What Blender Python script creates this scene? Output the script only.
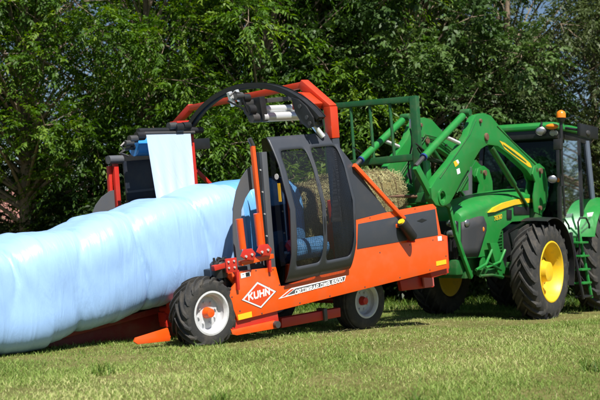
import bpy, bmesh, math, random
import numpy as np
from mathutils import Vector, Matrix
from mathutils.geometry import tessellate_polygon

for o in list(bpy.data.objects): bpy.data.objects.remove(o)
S = bpy.context.scene
COL = S.collection
R = math.radians
rng = np.random.default_rng(11)
random.seed(5)

# ------------------------------------------------------------------ camera, sky, sun
FPX, CAMH, PITCH = 1000.0, 1.3, math.atan(30/1000)
cam_d = bpy.data.cameras.new('camera'); cam = bpy.data.objects.new('camera', cam_d); COL.objects.link(cam)
cam.location = (0, 0, CAMH); cam.rotation_euler = (math.pi/2 + PITCH, 0, 0)
cam_d.sensor_width = 36; cam_d.lens = FPX/600*36; cam_d.clip_end = 3000; cam_d.clip_start = .05
cam_d.dof.use_dof = True; cam_d.dof.focus_distance = 12.6; cam_d.dof.aperture_fstop = 2.2
S.camera = cam
SUN_AZ, SUN_EL = math.atan2(.40, -.92), R(57)          # direction towards the sun, clockwise from +Y
W = bpy.data.worlds.new('World'); S.world = W; W.use_nodes = True
wn = W.node_tree.nodes; wl = W.node_tree.links
sky = wn.new('ShaderNodeTexSky'); sky.sky_type = 'NISHITA'; sky.sun_disc = False
sky.sun_elevation = SUN_EL; sky.sun_rotation = SUN_AZ; sky.ozone_density = 3.0; sky.dust_density = .4
wn['Background'].inputs['Strength'].default_value = .052
wl.new(sky.outputs[0], wn['Background'].inputs['Color'])
sd = bpy.data.lights.new('sun', 'SUN'); sun = bpy.data.objects.new('sun', sd); COL.objects.link(sun)
sd.energy = 5.0; sd.angle = R(.53); sd.color = (1, .95, .87)
sdir = Vector((math.sin(SUN_AZ)*math.cos(SUN_EL), math.cos(SUN_AZ)*math.cos(SUN_EL), math.sin(SUN_EL)))
sun.rotation_euler = sdir.to_track_quat('Z', 'Y').to_euler(); sun.location = sdir*30
S.render.engine = 'CYCLES'; S.cycles.max_bounces = 5; S.cycles.diffuse_bounces = 2; S.cycles.glossy_bounces = 3; S.cycles.transparent_max_bounces = 8
vs = S.view_settings; vs.view_transform = 'Standard'; vs.look = 'None'; vs.exposure = .72; vs.gamma = 1

# ------------------------------------------------------------------ pixel helpers
def ray(x, y):
    a, b = (x-300)/FPX, (200-y)/FPX
    c, s = math.cos(PITCH), math.sin(PITCH)
    return Vector((a, c-b*s, s+b*c))
CAM = Vector((0, 0, CAMH))
def gz(x, y):
    t = min(max(y-11.6, 0), 16)
    return -.033*(t-.4) if t > .8 else -.033*t*t/1.6
def ground_at(x, y):
    z = 0
    for _ in range(40):
        r = ray(x, y); P = CAM + r*((z-CAMH)/r.z); z = gz(P.x, P.y)
    P.z = gz(P.x, P.y)
    return P
class Frame:
    """u: along the machine (away to the right), l: across, away from the camera, w: up."""
    def __init__(s, o, yaw, pitch):
        a, p = R(yaw), R(pitch)
        s.o = Vector(o)
        s.u = Vector((math.cos(a)*math.cos(p), math.sin(a)*math.cos(p), math.sin(p)))
        s.l = Vector((-math.sin(a), math.cos(a), 0)); s.w = s.u.cross(s.l)
        m = Matrix((s.u, s.l, s.w)).transposed().to_4x4(); m.translation = s.o; s.m = m
    def at(s, x, y, l):                                  # pixel on the plane l = const -> (u, w)
        r = ray(x, y); t = (l-(CAM-s.o).dot(s.l))/r.dot(s.l); P = CAM+r*t-s.o
        return (P.dot(s.u), P.dot(s.w))
    def side(s, pts, l): return [s.at(x, y, l) for x, y in pts]
    def cr(s, x, y, u):                                  # pixel on the plane u = const -> (l, w)
        r = ray(x, y); t = (u-(CAM-s.o).dot(s.u))/r.dot(s.u); P = CAM+r*t-s.o
        return (P.dot(s.l), P.dot(s.w))
    def loc(s, P): P = Vector(P)-s.o; return Vector((P.dot(s.u), P.dot(s.l), P.dot(s.w)))
    def world(s, u, l, w): return s.o+s.u*u+s.l*l+s.w*w

# ------------------------------------------------------------------ materials
def lin(r, g, b):
    f = lambda c: (c/255/12.92 if c/255 <= .04045 else ((c/255+.055)/1.055)**2.4)
    return (f(r), f(g), f(b), 1)
def nt(name):
    m = bpy.data.materials.new(name); m.use_nodes = True
    t = m.node_tree; return m, t, t.nodes, t.links, t.nodes['Principled BSDF']
def paint(name, col, rough=.35, metal=0, dirt=.25, dirtcol=(.16, .12, .075, 1), scale=3.0, bump=.05, spec=.5, coat=0, fine=60):
    m, t, n, k, b = nt(name)
    tc = n.new('ShaderNodeTexCoord')
    n1 = n.new('ShaderNodeTexNoise'); n1.inputs['Scale'].default_value = scale; n1.inputs['Detail'].default_value = 9; n1.inputs['Roughness'].default_value = .65
    k.new(tc.outputs['Object'], n1.inputs['Vector'])
    rp = n.new('ShaderNodeValToRGB'); rp.color_ramp.elements[0].position = .48; rp.color_ramp.elements[1].position = .78
    rp.color_ramp.elements[0].color = (0, 0, 0, 1); rp.color_ramp.elements[1].color = (dirt,)*3+(1,)
    k.new(n1.outputs['Fac'], rp.inputs['Fac'])
    mx = n.new('ShaderNodeMixRGB'); mx.inputs['Color1'].default_value = col; mx.inputs['Color2'].default_value = dirtcol
    k.new(rp.outputs['Color'], mx.inputs['Fac']); k.new(mx.outputs[0], b.inputs['Base Color'])
    n2 = n.new('ShaderNodeTexNoise'); n2.inputs['Scale'].default_value = fine; n2.inputs['Detail'].default_value = 4
    k.new(tc.outputs['Object'], n2.inputs['Vector'])
    mr = n.new('ShaderNodeMapRange'); mr.inputs['To Min'].default_value = max(rough-.08, .03); mr.inputs['To Max'].default_value = min(rough+.2, 1)
    k.new(n1.outputs['Fac'], mr.inputs['Value']); k.new(mr.outputs[0], b.inputs['Roughness'])
    bp = n.new('ShaderNodeBump'); bp.inputs['Strength'].default_value = bump; bp.inputs['Distance'].default_value = .01
    k.new(n2.outputs['Fac'], bp.inputs['Height']); k.new(bp.outputs[0], b.inputs['Normal'])
    b.inputs['Metallic'].default_value = metal; b.inputs['Specular IOR Level'].default_value = spec
    if coat: b.inputs['Coat Weight'].default_value = coat; b.inputs['Coat Roughness'].default_value = .12
    return m
ORANGE = paint('orange_paint', (.78, .086, .006, 1), .30, dirt=.38, dirtcol=(.46, .15, .06, 1), scale=4.5, coat=.3)
PORTAL = paint('orange_red_paint', (.60, .040, .007, 1), .36, dirt=.2, coat=.2)
SHADERED = paint('shaded_red_paint', (.17, .010, .008, 1), .5, dirt=.5)  # red with the shade under the row put into its colour
RED = paint('red_paint', (.50, .022, .012, 1), .4, dirt=.25)
GREY = paint('slate_grey_panel', (.042, .048, .061, 1), .40, dirt=.12)
GUARD = paint('grey_guard_plate', (.085, .092, .105, 1), .45, dirt=.2)
BLACK = paint('black_paint', (.013, .014, .016, 1), .35, dirt=.25, dirtcol=(.08, .07, .06, 1))
RUBBER = paint('tyre_rubber', (.026, .026, .026, 1), .75, dirt=.8, dirtcol=(.10, .085, .065, 1), scale=6, bump=.25)
HOSE = paint('hose_rubber', (.011, .011, .012, 1), .5, dirt=.1)
STEEL = paint('bright_steel', (.74, .76, .78, 1), .32, metal=.55, dirt=.15)
DARKSTEEL = paint('dull_steel', (.095, .096, .10, 1), .40, metal=.6, dirt=.4)
WHITE = paint('white_paint', (.56, .57, .59, 1), .38, dirt=.55, dirtcol=(.26, .23, .19, 1), scale=7)
PLAINWHITE = paint('white_print', (.82, .83, .84, 1), .4, dirt=.05)
GREEN = paint('green_paint', (.014, .20, .034, 1), .36, dirt=.35, dirtcol=(.11, .17, .07, 1), scale=5, coat=.12)
DKGREEN = paint('green_cast', (.010, .105, .022, 1), .45, dirt=.5, scale=5)
SHADEGREEN = paint('shaded_gate_green', (.010, .085, .024, 1), .42, dirt=.35, scale=6)  # shade on the gate's front put into a darker green
YELLOW = paint('yellow_paint', (.80, .52, .016, 1), .40, dirt=.5, dirtcol=(.36, .26, .09, 1), scale=6)
REFLY = paint('yellow_reflector', (.95, .52, .02, 1), .3, dirt=.05)
RUST = paint('rusty_steel', (.14, .075, .045, 1), .75, dirt=.6, dirtcol=(.05, .03, .02, 1), scale=12, bump=.3)
AMBER = paint('amber_lens', (.85, .22, .012, 1), .2, dirt=.05)
LENS = paint('lamp_lens', (.30, .31, .33, 1), .22, metal=.8, dirt=.1)
STRIPE = paint('mid_grey_print', (.075, .078, .085, 1), .4, dirt=.05)
LOGO = paint('logo_red', (.62, .06, .012, 1), .4, dirt=.05)
SEATM = paint('seat_fabric', (.035, .034, .032, 1), .85, dirt=.1)
BLUEHOSE = paint('blue_cap', (.012, .04, .20, 1), .4, dirt=.1)
SHIRT = paint('teal_shirt', (.10, .30, .34, 1), .85, dirt=.1)
SKIN = paint('skin', (.42, .22, .14, 1), .55, dirt=.1, dirtcol=(.3, .1, .07, 1))
HAIR = paint('hair', (.03, .018, .01, 1), .6, dirt=.1)
TROUS = paint('trousers', (.03, .04, .06, 1), .9, dirt=.1)

def glass_mat(name, tint, fac):
    m, t, n, k, b = nt(name)
    out = n['Material Output']
    tr = n.new('ShaderNodeBsdfTransparent'); tr.inputs['Color'].default_value = tint
    gl = n.new('ShaderNodeBsdfGlossy'); gl.inputs['Roughness'].default_value = .03; gl.inputs['Color'].default_value = (.9, .95, 1, 1)
    fr = n.new('ShaderNodeFresnel'); fr.inputs['IOR'].default_value = 1.3
    mm = n.new('ShaderNodeMath'); mm.operation = 'ADD'; mm.inputs[1].default_value = fac
    k.new(fr.outputs[0], mm.inputs[0])
    mx = n.new('ShaderNodeMixShader'); k.new(mm.outputs[0], mx.inputs[0]); k.new(tr.outputs[0], mx.inputs[1]); k.new(gl.outputs[0], mx.inputs[2])
    k.new(mx.outputs[0], out.inputs['Surface']); n.remove(b)
    return m
GLASS = glass_mat('cab_glass', (.20, .27, .28, 1), .0)
SMOKED = glass_mat('smoked_panel', (.16, .17, .20, 1), .01)

def mesh_mat():
    m, t, n, k, b = nt('perforated_guard')
    tc = n.new('ShaderNodeTexCoord')
    vz = n.new('ShaderNodeTexVoronoi'); vz.inputs['Scale'].default_value = 72; vz.inputs['Randomness'].default_value = 0
    k.new(tc.outputs['UV'], vz.inputs['Vector'])
    lt = n.new('ShaderNodeMath'); lt.operation = 'LESS_THAN'; lt.inputs[1].default_value = .37
    k.new(vz.outputs['Distance'], lt.inputs[0])
    tr = n.new('ShaderNodeBsdfTransparent')
    mx = n.new('ShaderNodeMixShader'); k.new(lt.outputs[0], mx.inputs[0]); k.new(b.outputs[0], mx.inputs[1]); k.new(tr.outputs[0], mx.inputs[2])
    k.new(mx.outputs[0], n['Material Output'].inputs['Surface'])
    b.inputs['Base Color'].default_value = (.012, .013, .016, 1); b.inputs['Roughness'].default_value = .4
    return m
PERF = mesh_mat()

def film_mat(name, col, rough=.3, trans=.0, wr=.5):
    m, t, n, k, b = nt(name)
    tc = n.new('ShaderNodeTexCoord')
    mp = n.new('ShaderNodeMapping'); mp.inputs['Scale'].default_value = (5.0, .9, .9); mp.inputs['Rotation'].default_value = (0, .2, 0)
    k.new(tc.outputs['Object'], mp.inputs['Vector'])
    a = n.new('ShaderNodeTexNoise'); a.inputs['Scale'].default_value = 1.6; a.inputs['Detail'].default_value = 5; a.inputs['Distortion'].default_value = .9
    k.new(mp.outputs[0], a.inputs['Vector'])
    c = n.new('ShaderNodeTexNoise'); c.inputs['Scale'].default_value = 9; c.inputs['Detail'].default_value = 4; c.inputs['Distortion'].default_value = 1.0
    k.new(mp.outputs[0], c.inputs['Vector'])
    b1 = n.new('ShaderNodeBump'); b1.inputs['Strength'].default_value = wr; b1.inputs['Distance'].default_value = .05; k.new(a.outputs['Fac'], b1.inputs['Height'])
    b2 = n.new('ShaderNodeBump'); b2.inputs['Strength'].default_value = wr*.5; b2.inputs['Distance'].default_value = .006
    k.new(c.outputs['Fac'], b2.inputs['Height']); k.new(b1.outputs[0], b2.inputs['Normal']); k.new(b2.outputs[0], b.inputs['Normal'])
    rp = n.new('ShaderNodeMixRGB'); rp.inputs['Color1'].default_value = tuple(c_*.86 for c_ in col[:3])+(1,); rp.inputs['Color2'].default_value = col
    k.new(a.outputs['Fac'], rp.inputs['Fac']); k.new(rp.outputs[0], b.inputs['Base Color'])
    b.inputs['Roughness'].default_value = rough; b.inputs['Specular IOR Level'].default_value = .5
    if trans:
        tl = n.new('ShaderNodeBsdfTranslucent'); tl.inputs['Color'].default_value = col
        mx = n.new('ShaderNodeMixShader'); mx.inputs[0].default_value = trans
        k.new(b.outputs[0], mx.inputs[1]); k.new(tl.outputs[0], mx.inputs[2]); k.new(mx.outputs[0], n['Material Output'].inputs['Surface'])
    return m
FILM = film_mat('pale_blue_film', (.315, .515, .85, 1), .36, wr=.38)
FILMSHEET = film_mat('stretched_film', (.40, .51, .67, 1), .32, trans=.12, wr=.2)
BLUEFILM = film_mat('blue_film_roll', (.045, .27, .72, 1), .25, wr=.1)
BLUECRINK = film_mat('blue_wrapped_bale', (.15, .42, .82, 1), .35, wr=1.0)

def straw_mat(name, col, scale):
    m, t, n, k, b = nt(name)
    at = n.new('ShaderNodeAttribute'); at.attribute_name = 'rnd'
    rp = n.new('ShaderNodeValToRGB'); e = rp.color_ramp.elements
    e[0].color = (col[0]*.45, col[1]*.42, col[2]*.4, 1); e[1].color = (col[0]*1.15, col[1]*1.12, col[2]*1.05, 1)
    k.new(at.outputs['Fac'], rp.inputs['Fac']); k.new(rp.outputs[0], b.inputs['Base Color']); b.inputs['Roughness'].default_value = .8
    return m
STRAW = straw_mat('dry_straw', (.37, .36, .18), 1)

def leaf_mat(name, dark, mid, light, trans=.3, rough=.5, spec=.32):
    m, t, n, k, b = nt(name)
    at = n.new('ShaderNodeAttribute'); at.attribute_name = 'rnd'
    rp = n.new('ShaderNodeValToRGB'); e = rp.color_ramp.elements
    e[0].color = dark+(1,); e[1].color = light+(1,); q = e.new(.55); q.color = mid+(1,)
    k.new(at.outputs['Fac'], rp.inputs['Fac']); k.new(rp.outputs[0], b.inputs['Base Color'])
    b.inputs['Roughness'].default_value = rough; b.inputs['Specular IOR Level'].default_value = spec
    tl = n.new('ShaderNodeBsdfTranslucent')
    hs = n.new('ShaderNodeHueSaturation'); hs.inputs['Saturation'].default_value = 1.15; hs.inputs['Value'].default_value = 1.25
    k.new(rp.outputs[0], hs.inputs['Color']); k.new(hs.outputs[0], tl.inputs['Color'])
    mx = n.new('ShaderNodeMixShader'); mx.inputs[0].default_value = trans
    k.new(b.outputs[0], mx.inputs[1]); k.new(tl.outputs[0], mx.inputs[2]); k.new(mx.outputs[0], n['Material Output'].inputs['Surface'])
    return m
def bark_mat(name, c):
    return paint(name, c, .85, dirt=.7, dirtcol=(c[0]*.35, c[1]*.35, c[2]*.35, 1), scale=9, bump=.6, fine=35, spec=.2)
BARK = bark_mat('grey_brown_bark', (.24, .185, .135, 1))

def ground_mat():
    m, t, n, k, b = nt('grass_soil')
    tc = n.new('ShaderNodeTexCoord')
    a = n.new('ShaderNodeTexNoise'); a.inputs['Scale'].default_value = .55; a.inputs['Detail'].default_value = 8; a.inputs['Roughness'].default_value = .65
    c = n.new('ShaderNodeTexNoise'); c.inputs['Scale'].default_value = 14; c.inputs['Detail'].default_value = 6; c.inputs['Roughness'].default_value = .7
    k.new(tc.outputs['Object'], a.inputs['Vector']); k.new(tc.outputs['Object'], c.inputs['Vector'])
    r1 = n.new('ShaderNodeValToRGB'); e = r1.color_ramp.elements
    e[0].position = .35; e[0].color = (.11, .125, .038, 1); e[1].position = .68; e[1].color = (.22, .20, .09, 1)
    k.new(a.outputs['Fac'], r1.inputs['Fac'])
    r2 = n.new('ShaderNodeValToRGB'); e = r2.color_ramp.elements
    e[0].position = .3; e[0].color = (.55, .5, .4, 1); e[1].position = .7; e[1].color = (1.1, 1.1, 1.0, 1)
    k.new(c.outputs['Fac'], r2.inputs['Fac'])
    mx = n.new('ShaderNodeMixRGB'); mx.blend_type = 'MULTIPLY'; mx.inputs['Fac'].default_value = 1
    k.new(r1.outputs[0], mx.inputs['Color1']); k.new(r2.outputs[0], mx.inputs['Color2']); k.new(mx.outputs[0], b.inputs['Base Color'])
    b.inputs['Roughness'].default_value = .95; b.inputs['Specular IOR Level'].default_value = .1
    bp = n.new('ShaderNodeBump'); bp.inputs['Strength'].default_value = .8; bp.inputs['Distance'].default_value = .03
    k.new(c.outputs['Fac'], bp.inputs['Height']); k.new(bp.outputs[0], b.inputs['Normal'])
    return m

# ------------------------------------------------------------------ mesh building
def link(name, me, parent=None, mat=None):
    o = bpy.data.objects.new(name, me); COL.objects.link(o)
    if mat is not None and len(me.materials) == 0: me.materials.append(mat)
    if parent is not None: o.parent = parent
    return o
def tag(o, label, cat, group=None, kind=None):
    o['label'] = label; o['category'] = cat
    if group: o['group'] = group
    if kind: o['kind'] = kind
    return o
def empty(name, m, label, cat, group=None):
    o = bpy.data.objects.new(name, None); COL.objects.link(o); o.matrix_world = m; o.empty_display_size = .2
    return tag(o, label, cat, group)
def copy_tree(o, parent=None):
    c = o.copy(); COL.objects.link(c); c.parent = parent
    for ch in list(o.children): copy_tree(ch, c)
    return c

class MB:
    def __init__(s): s.v = []; s.f = []
    def add(s, vs, fs):
        b = len(s.v); s.v += [tuple(p) for p in vs]; s.f += [tuple(b+i for i in f) for f in fs]; return s
    def box(s, a, b):
        x0, y0, z0 = a; x1, y1, z1 = b
        return s.add([(x, y, z) for z in (z0, z1) for y in (y0, y1) for x in (x0, x1)],
                     [(0, 2, 3, 1), (4, 5, 7, 6), (0, 1, 5, 4), (2, 6, 7, 3), (0, 4, 6, 2), (1, 3, 7, 5)])
    def bar(s, p, q, wd, ht, up=(0, 0, 1), shift=0):
        """box beam from p to q, wd across, ht along up"""
        p, q = Vector(p), Vector(q); d = (q-p).normalized(); up = Vector(up)
        sd_ = d.cross(up)
        if sd_.length < 1e-4: sd_ = d.cross(Vector((1, 0, 0)))
        sd_.normalize(); n = sd_.cross(d).normalized()
        c = [sd_*(a*wd/2)+n*(b*ht/2+shift) for a, b in ((-1, -1), (1, -1), (1, 1), (-1, 1))]
        return s.add([p+k for k in c]+[q+k for k in c], [(3, 2, 1, 0), (4, 5, 6, 7)]+[(i, (i+1) % 4, (i+1) % 4+4, i+4) for i in range(4)])
    def tube(s, pts, r, n=10, caps=True):
        pts = [Vector(p) for p in pts]; rs = r if isinstance(r, (list, tuple)) else [r]*len(pts)
        vs, fs = [], []; prev = None
        for i, p in enumerate(pts):
            d = (pts[min(i+1, len(pts)-1)]-pts[max(i-1, 0)]).normalized()
            if prev is None:
                a = d.orthogonal().normalized()
            else:
                a = (prev-d*prev.dot(d)); a = a.normalized() if a.length > 1e-5 else d.orthogonal().normalized()
            prev = a; b = d.cross(a)
            vs += [p+(a*math.cos(2*math.pi*j/n)+b*math.sin(2*math.pi*j/n))*rs[i] for j in range(n)]
        for i in range(len(pts)-1):
            fs += [(i*n+j, i*n+(j+1) % n, (i+1)*n+(j+1) % n, (i+1)*n+j) for j in range(n)]
        if caps: fs += [tuple(range(n-1, -1, -1)), tuple((len(pts)-1)*n+j for j in range(n))]
        return s.add(vs, fs)
    def prism(s, poly, l0, l1, holes=()):
        """(u, w) polygon extruded from l0 to l1"""
        loops = [list(poly)]+[list(h) for h in holes]; flat = [p for lp in loops for p in lp]; n = len(flat)
        tris = tessellate_polygon([[Vector((p[0], p[1], 0)) for p in lp] for lp in loops])
        vs = [(p[0], l0, p[1]) for p in flat]+[(p[0], l1, p[1]) for p in flat]
        fs = [tuple(t) for t in tris]+[tuple(i+n for i in reversed(t)) for t in tris]
        b = 0
        for lp in loops:
            k = len(lp); fs += [(b+i, b+(i+1) % k, b+(i+1) % k+n, b+i+n) for i in range(k)]; b += k
        return s.add(vs, fs)
    def prism_u(s, poly, u0, u1):
        """(l, w) polygon extruded along u"""
        n = len(poly); tris = tessellate_polygon([[Vector((p[0], p[1], 0)) for p in poly]])
        vs = [(u0, p[0], p[1]) for p in poly]+[(u1, p[0], p[1]) for p in poly]
        return s.add(vs, [tuple(t) for t in tris]+[tuple(i+n for i in reversed(t)) for t in tris]+[(i, (i+1) % n, (i+1) % n+n, i+n) for i in range(n)])
    def lathe(s, prof, n=40, c=(0, 0, 0), a0=0, a1=2*math.pi):
        """(r, l) profile turned about the l axis through c"""
        full = abs(a1-a0-2*math.pi) < 1e-6; k = n if full else n+1; m = len(prof)
        vs = [(c[0]+r*math.cos(a0+(a1-a0)*i/n), c[1]+l, c[2]+r*math.sin(a0+(a1-a0)*i/n)) for i in range(k) for r, l in prof]
        fs = [(i*m+j, i*m+j+1, ((i+1) % k)*m+j+1, ((i+1) % k)*m+j) for i in range(n) for j in range(m-1)]
        return s.add(vs, fs)
    def ellipsoid(s, c, r, nu=14, nv=9):
        vs = [(c[0]+r[0]*math.sin(math.pi*j/nv)*math.cos(2*math.pi*i/nu), c[1]+r[1]*math.sin(math.pi*j/nv)*math.sin(2*math.pi*i/nu), c[2]+r[2]*math.cos(math.pi*j/nv)) for j in range(nv+1) for i in range(nu)]
        return s.add(vs, [(j*nu+i, j*nu+(i+1) % nu, (j+1)*nu+(i+1) % nu, (j+1)*nu+i) for j in range(nv) for i in range(nu)])
    def build(s, name, mat, parent=None, bevel=0, smooth=True, ang=35):
        me = bpy.data.meshes.new(name); me.from_pydata(s.v, [], s.f)
        bm = bmesh.new(); bm.from_mesh(me); bmesh.ops.remove_doubles(bm, verts=bm.verts, dist=1e-5)
        bmesh.ops.recalc_face_normals(bm, faces=bm.faces)
        if bevel:
            es = [e for e in bm.edges if len(e.link_faces) == 2 and e.calc_face_angle(0) > R(30)]
            if es:
                bmesh.ops.bevel(bm, geom=es, offset=bevel, segments=2, profile=.6, affect='EDGES', clamp_overlap=True)
                bmesh.ops.recalc_face_normals(bm, faces=bm.faces)
        bm.to_mesh(me); bm.free()
        if smooth: me.shade_smooth(); me.set_sharp_from_angle(angle=R(ang))
        return link(name, me, parent, mat)

def np_mesh(name, v, f, rnd=None, mat=None, parent=None, smooth=False):
    """v (n,3), f (m,k) arrays, rnd per-face 0..1"""
    me = bpy.data.meshes.new(name); m, k = f.shape
    me.vertices.add(len(v)); me.vertices.foreach_set('co', np.ascontiguousarray(v, np.float32).ravel())
    me.loops.add(m*k); me.loops.foreach_set('vertex_index', np.ascontiguousarray(f, np.int32).ravel())
    me.polygons.add(m); me.polygons.foreach_set('loop_start', np.arange(0, m*k, k, dtype=np.int32))
    if smooth: me.polygons.foreach_set('use_smooth', np.ones(m, bool))
    me.update(calc_edges=True)
    if rnd is not None:
        at = me.attributes.new('rnd', 'FLOAT', 'FACE'); at.data.foreach_set('value', np.ascontiguousarray(rnd, np.float32))
    return link(name, me, parent, mat)

GLYPH = {  # bold sans capitals as centre-line strokes on a 0..1 grid
 'K': [[(0, 0), (0, 1)], [(.85, 1), (.12, .46)], [(.30, .58), (.9, 0)]],
 'U': [[(0, 1), (0, .2), (.2, 0), (.7, 0), (.9, .2), (.9, 1)]],
 'H': [[(0, 0), (0, 1)], [(.9, 0), (.9, 1)], [(0, .5), (.9, .5)]],
 'N': [[(0, 0), (0, 1)], [(.9, 0), (.9, 1)], [(.03, .95), (.87, .05)]],
 'O': [[(.2, 0), (0, .2), (0, .8), (.2, 1), (.7, 1), (.9, .8), (.9, .2), (.7, 0), (.2, 0)]],
 '0': [[(.2, 0), (0, .2), (0, .8), (.2, 1), (.6, 1), (.8, .8), (.8, .2), (.6, 0), (.2, 0)]],
 'P': [[(0, 0), (0, 1), (.65, 1), (.85, .85), (.85, .6), (.65, .45), (0, .45)]],
 'T': [[(0, 1), (.9, 1)], [(.45, 1), (.45, 0)]],
 'I': [[(0, 0), (0, 1)]],
 'W': [[(0, 1), (.28, 0), (.6, .9), (.92, 0), (1.2, 1)]],
 'R': [[(0, 0), (0, 1), (.65, 1), (.85, .85), (.85, .62), (.65, .48), (0, .48)], [(.5, .48), (.9, 0)]],
 'A': [[(0, 0), (.45, 1), (.9, 0)], [(.17, .32), (.73, .32)]],
 'D': [[(0, 0), (0, 1), (.6, 1), (.9, .75), (.9, .25), (.6, 0), (0, 0)]],
 'B': [[(0, 0), (0, 1), (.6, 1), (.8, .87), (.8, .65), (.62, .52), (0, .52)], [(.62, .52), (.86, .38), (.86, .14), (.66, 0), (0, 0)]],
 '6': [[(.75, 1), (.2, 1), (0, .8), (0, .2), (.2, 0), (.6, 0), (.8, .18), (.8, .4), (.6, .55), (.05, .55)]],
 '5': [[(.78, 1), (.05, 1), (0, .56), (.6, .58), (.8, .42), (.8, .18), (.6, 0), (0, 0)]],
 '7': [[(0, 1), (.8, 1), (.3, 0)]],
 '8': [[(.2, .52), (.05, .68), (.05, .85), (.2, 1), (.6, 1), (.75, .85), (.75, .68), (.6, .52), (.2, .52), (0, .36), (0, .16), (.2, 0), (.6, 0), (.8, .16), (.8, .36), (.6, .52)]],
 '3': [[(0, 1), (.6, 1), (.8, .85), (.8, .66), (.62, .53), (.25, .53)], [(.62, .53), (.82, .38), (.82, .15), (.62, 0), (0, 0)]],
}
def put_text(name, body, p0, p1, height, l, mat, parent, stroke=.24, shear=0.):
    """stroke lettering on a plane l = const, baseline from (u,w) p0 to p1, capital height given"""
    segs, x = [], 0.
    for ch in body:
        if ch == ' ': x += .62; continue
        wd = 0
        for pl in GLYPH[ch]:
            wd = max(wd, max(q[0] for q in pl))
            for a, b in zip(pl[:-1], pl[1:]): segs.append((x+a[0], a[1], x+b[0], b[1]))
        x += wd+stroke+.16
    tot = x-.16-stroke
    d = Vector((p1[0]-p0[0], p1[1]-p0[1])); L = d.length; d.normalize(); sx = L/(tot+stroke); sy = height/(1+stroke)
    g_ = MB()
    for k, (ax_, ay, bx, by) in enumerate(segs):
        A, B = Vector((ax_, ay)), Vector((bx, by)); t = (B-A).normalized(); n_ = Vector((-t.y, t.x)); h = stroke/2
        cs = [A-t*h*.8-n_*h, B+t*h*.8-n_*h, B+t*h*.8+n_*h, A-t*h*.8+n_*h]; out = []
        for c in cs:
            X = (c.x+h)*sx+(c.y+h)*sy*shear; Y = (c.y+h)*sy; out.append((p0[0]+X*d.x-Y*d.y, p0[1]+X*d.y+Y*d.x))
        lf = l-.0012-.00005*(k % 23)
        g_.add([(u, lf, w) for u, w in out]+[(u, l, w) for u, w in out], [(0, 1, 2, 3)]+[(i, i+4, (i+1) % 4+4, (i+1) % 4) for i in range(4)])
    return g_.build(name, mat, parent, smooth=False)
def put_words(name, body, p0, p1, *a, stroke=.24, **k):
    """one object per word, laid out along the baseline"""
    def wid(t): return sum((.62 if c == ' ' else max(q[0] for pl in GLYPH[c] for q in pl)+stroke+.16) for c in t)
    tot = wid(body)-.16; x = 0
    for i, wd in enumerate(body.split(' ')):
        n_ = wid(wd)-.16; f = lambda t: (p0[0]+(p1[0]-p0[0])*t/tot, p0[1]+(p1[1]-p0[1])*t/tot)
        put_text(name, wd, f(x), f(x+n_), *a, stroke=stroke, **k); x += n_+.16+.62

# ------------------------------------------------------------------ ground
gx = np.concatenate([np.linspace(-400, -30, 12), np.linspace(-26, 26, 105), np.linspace(30, 400, 12)])
gy = np.concatenate([np.linspace(-60, 2, 12), np.linspace(3, 34, 94), np.linspace(38, 900, 18)])
GX, GY = np.meshgrid(gx, gy)
def gz_np(x, y):
    t = np.clip(y-11.6, 0, 16)
    return np.where(t > .8, -.033*(t-.4), -.033*t*t/1.6)
def lump(x, y): return .012*np.sin(x*2.1+.6*y)*np.sin(y*1.7-.3*x)+.008*np.sin(x*5.3+1)*np.sin(y*4.7+x)
GZ = gz_np(GX, GY)+lump(GX, GY)*((np.abs(GX) < 28) & (GY < 36))
gv = np.stack([GX.ravel(), GY.ravel(), GZ.ravel()], 1); nx_, ny_ = len(gx), len(gy)
idx = np.arange(nx_*ny_).reshape(ny_, nx_)
gf = np.stack([idx[:-1, :-1].ravel(), idx[:-1, 1:].ravel(), idx[1:, 1:].ravel(), idx[1:, :-1].ravel()], 1)
g = np_mesh('ground', gv, gf, mat=ground_mat(), smooth=True); g['kind'] = 'structure'; g['label'] = 'dry mown grass field in the foreground'

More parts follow.
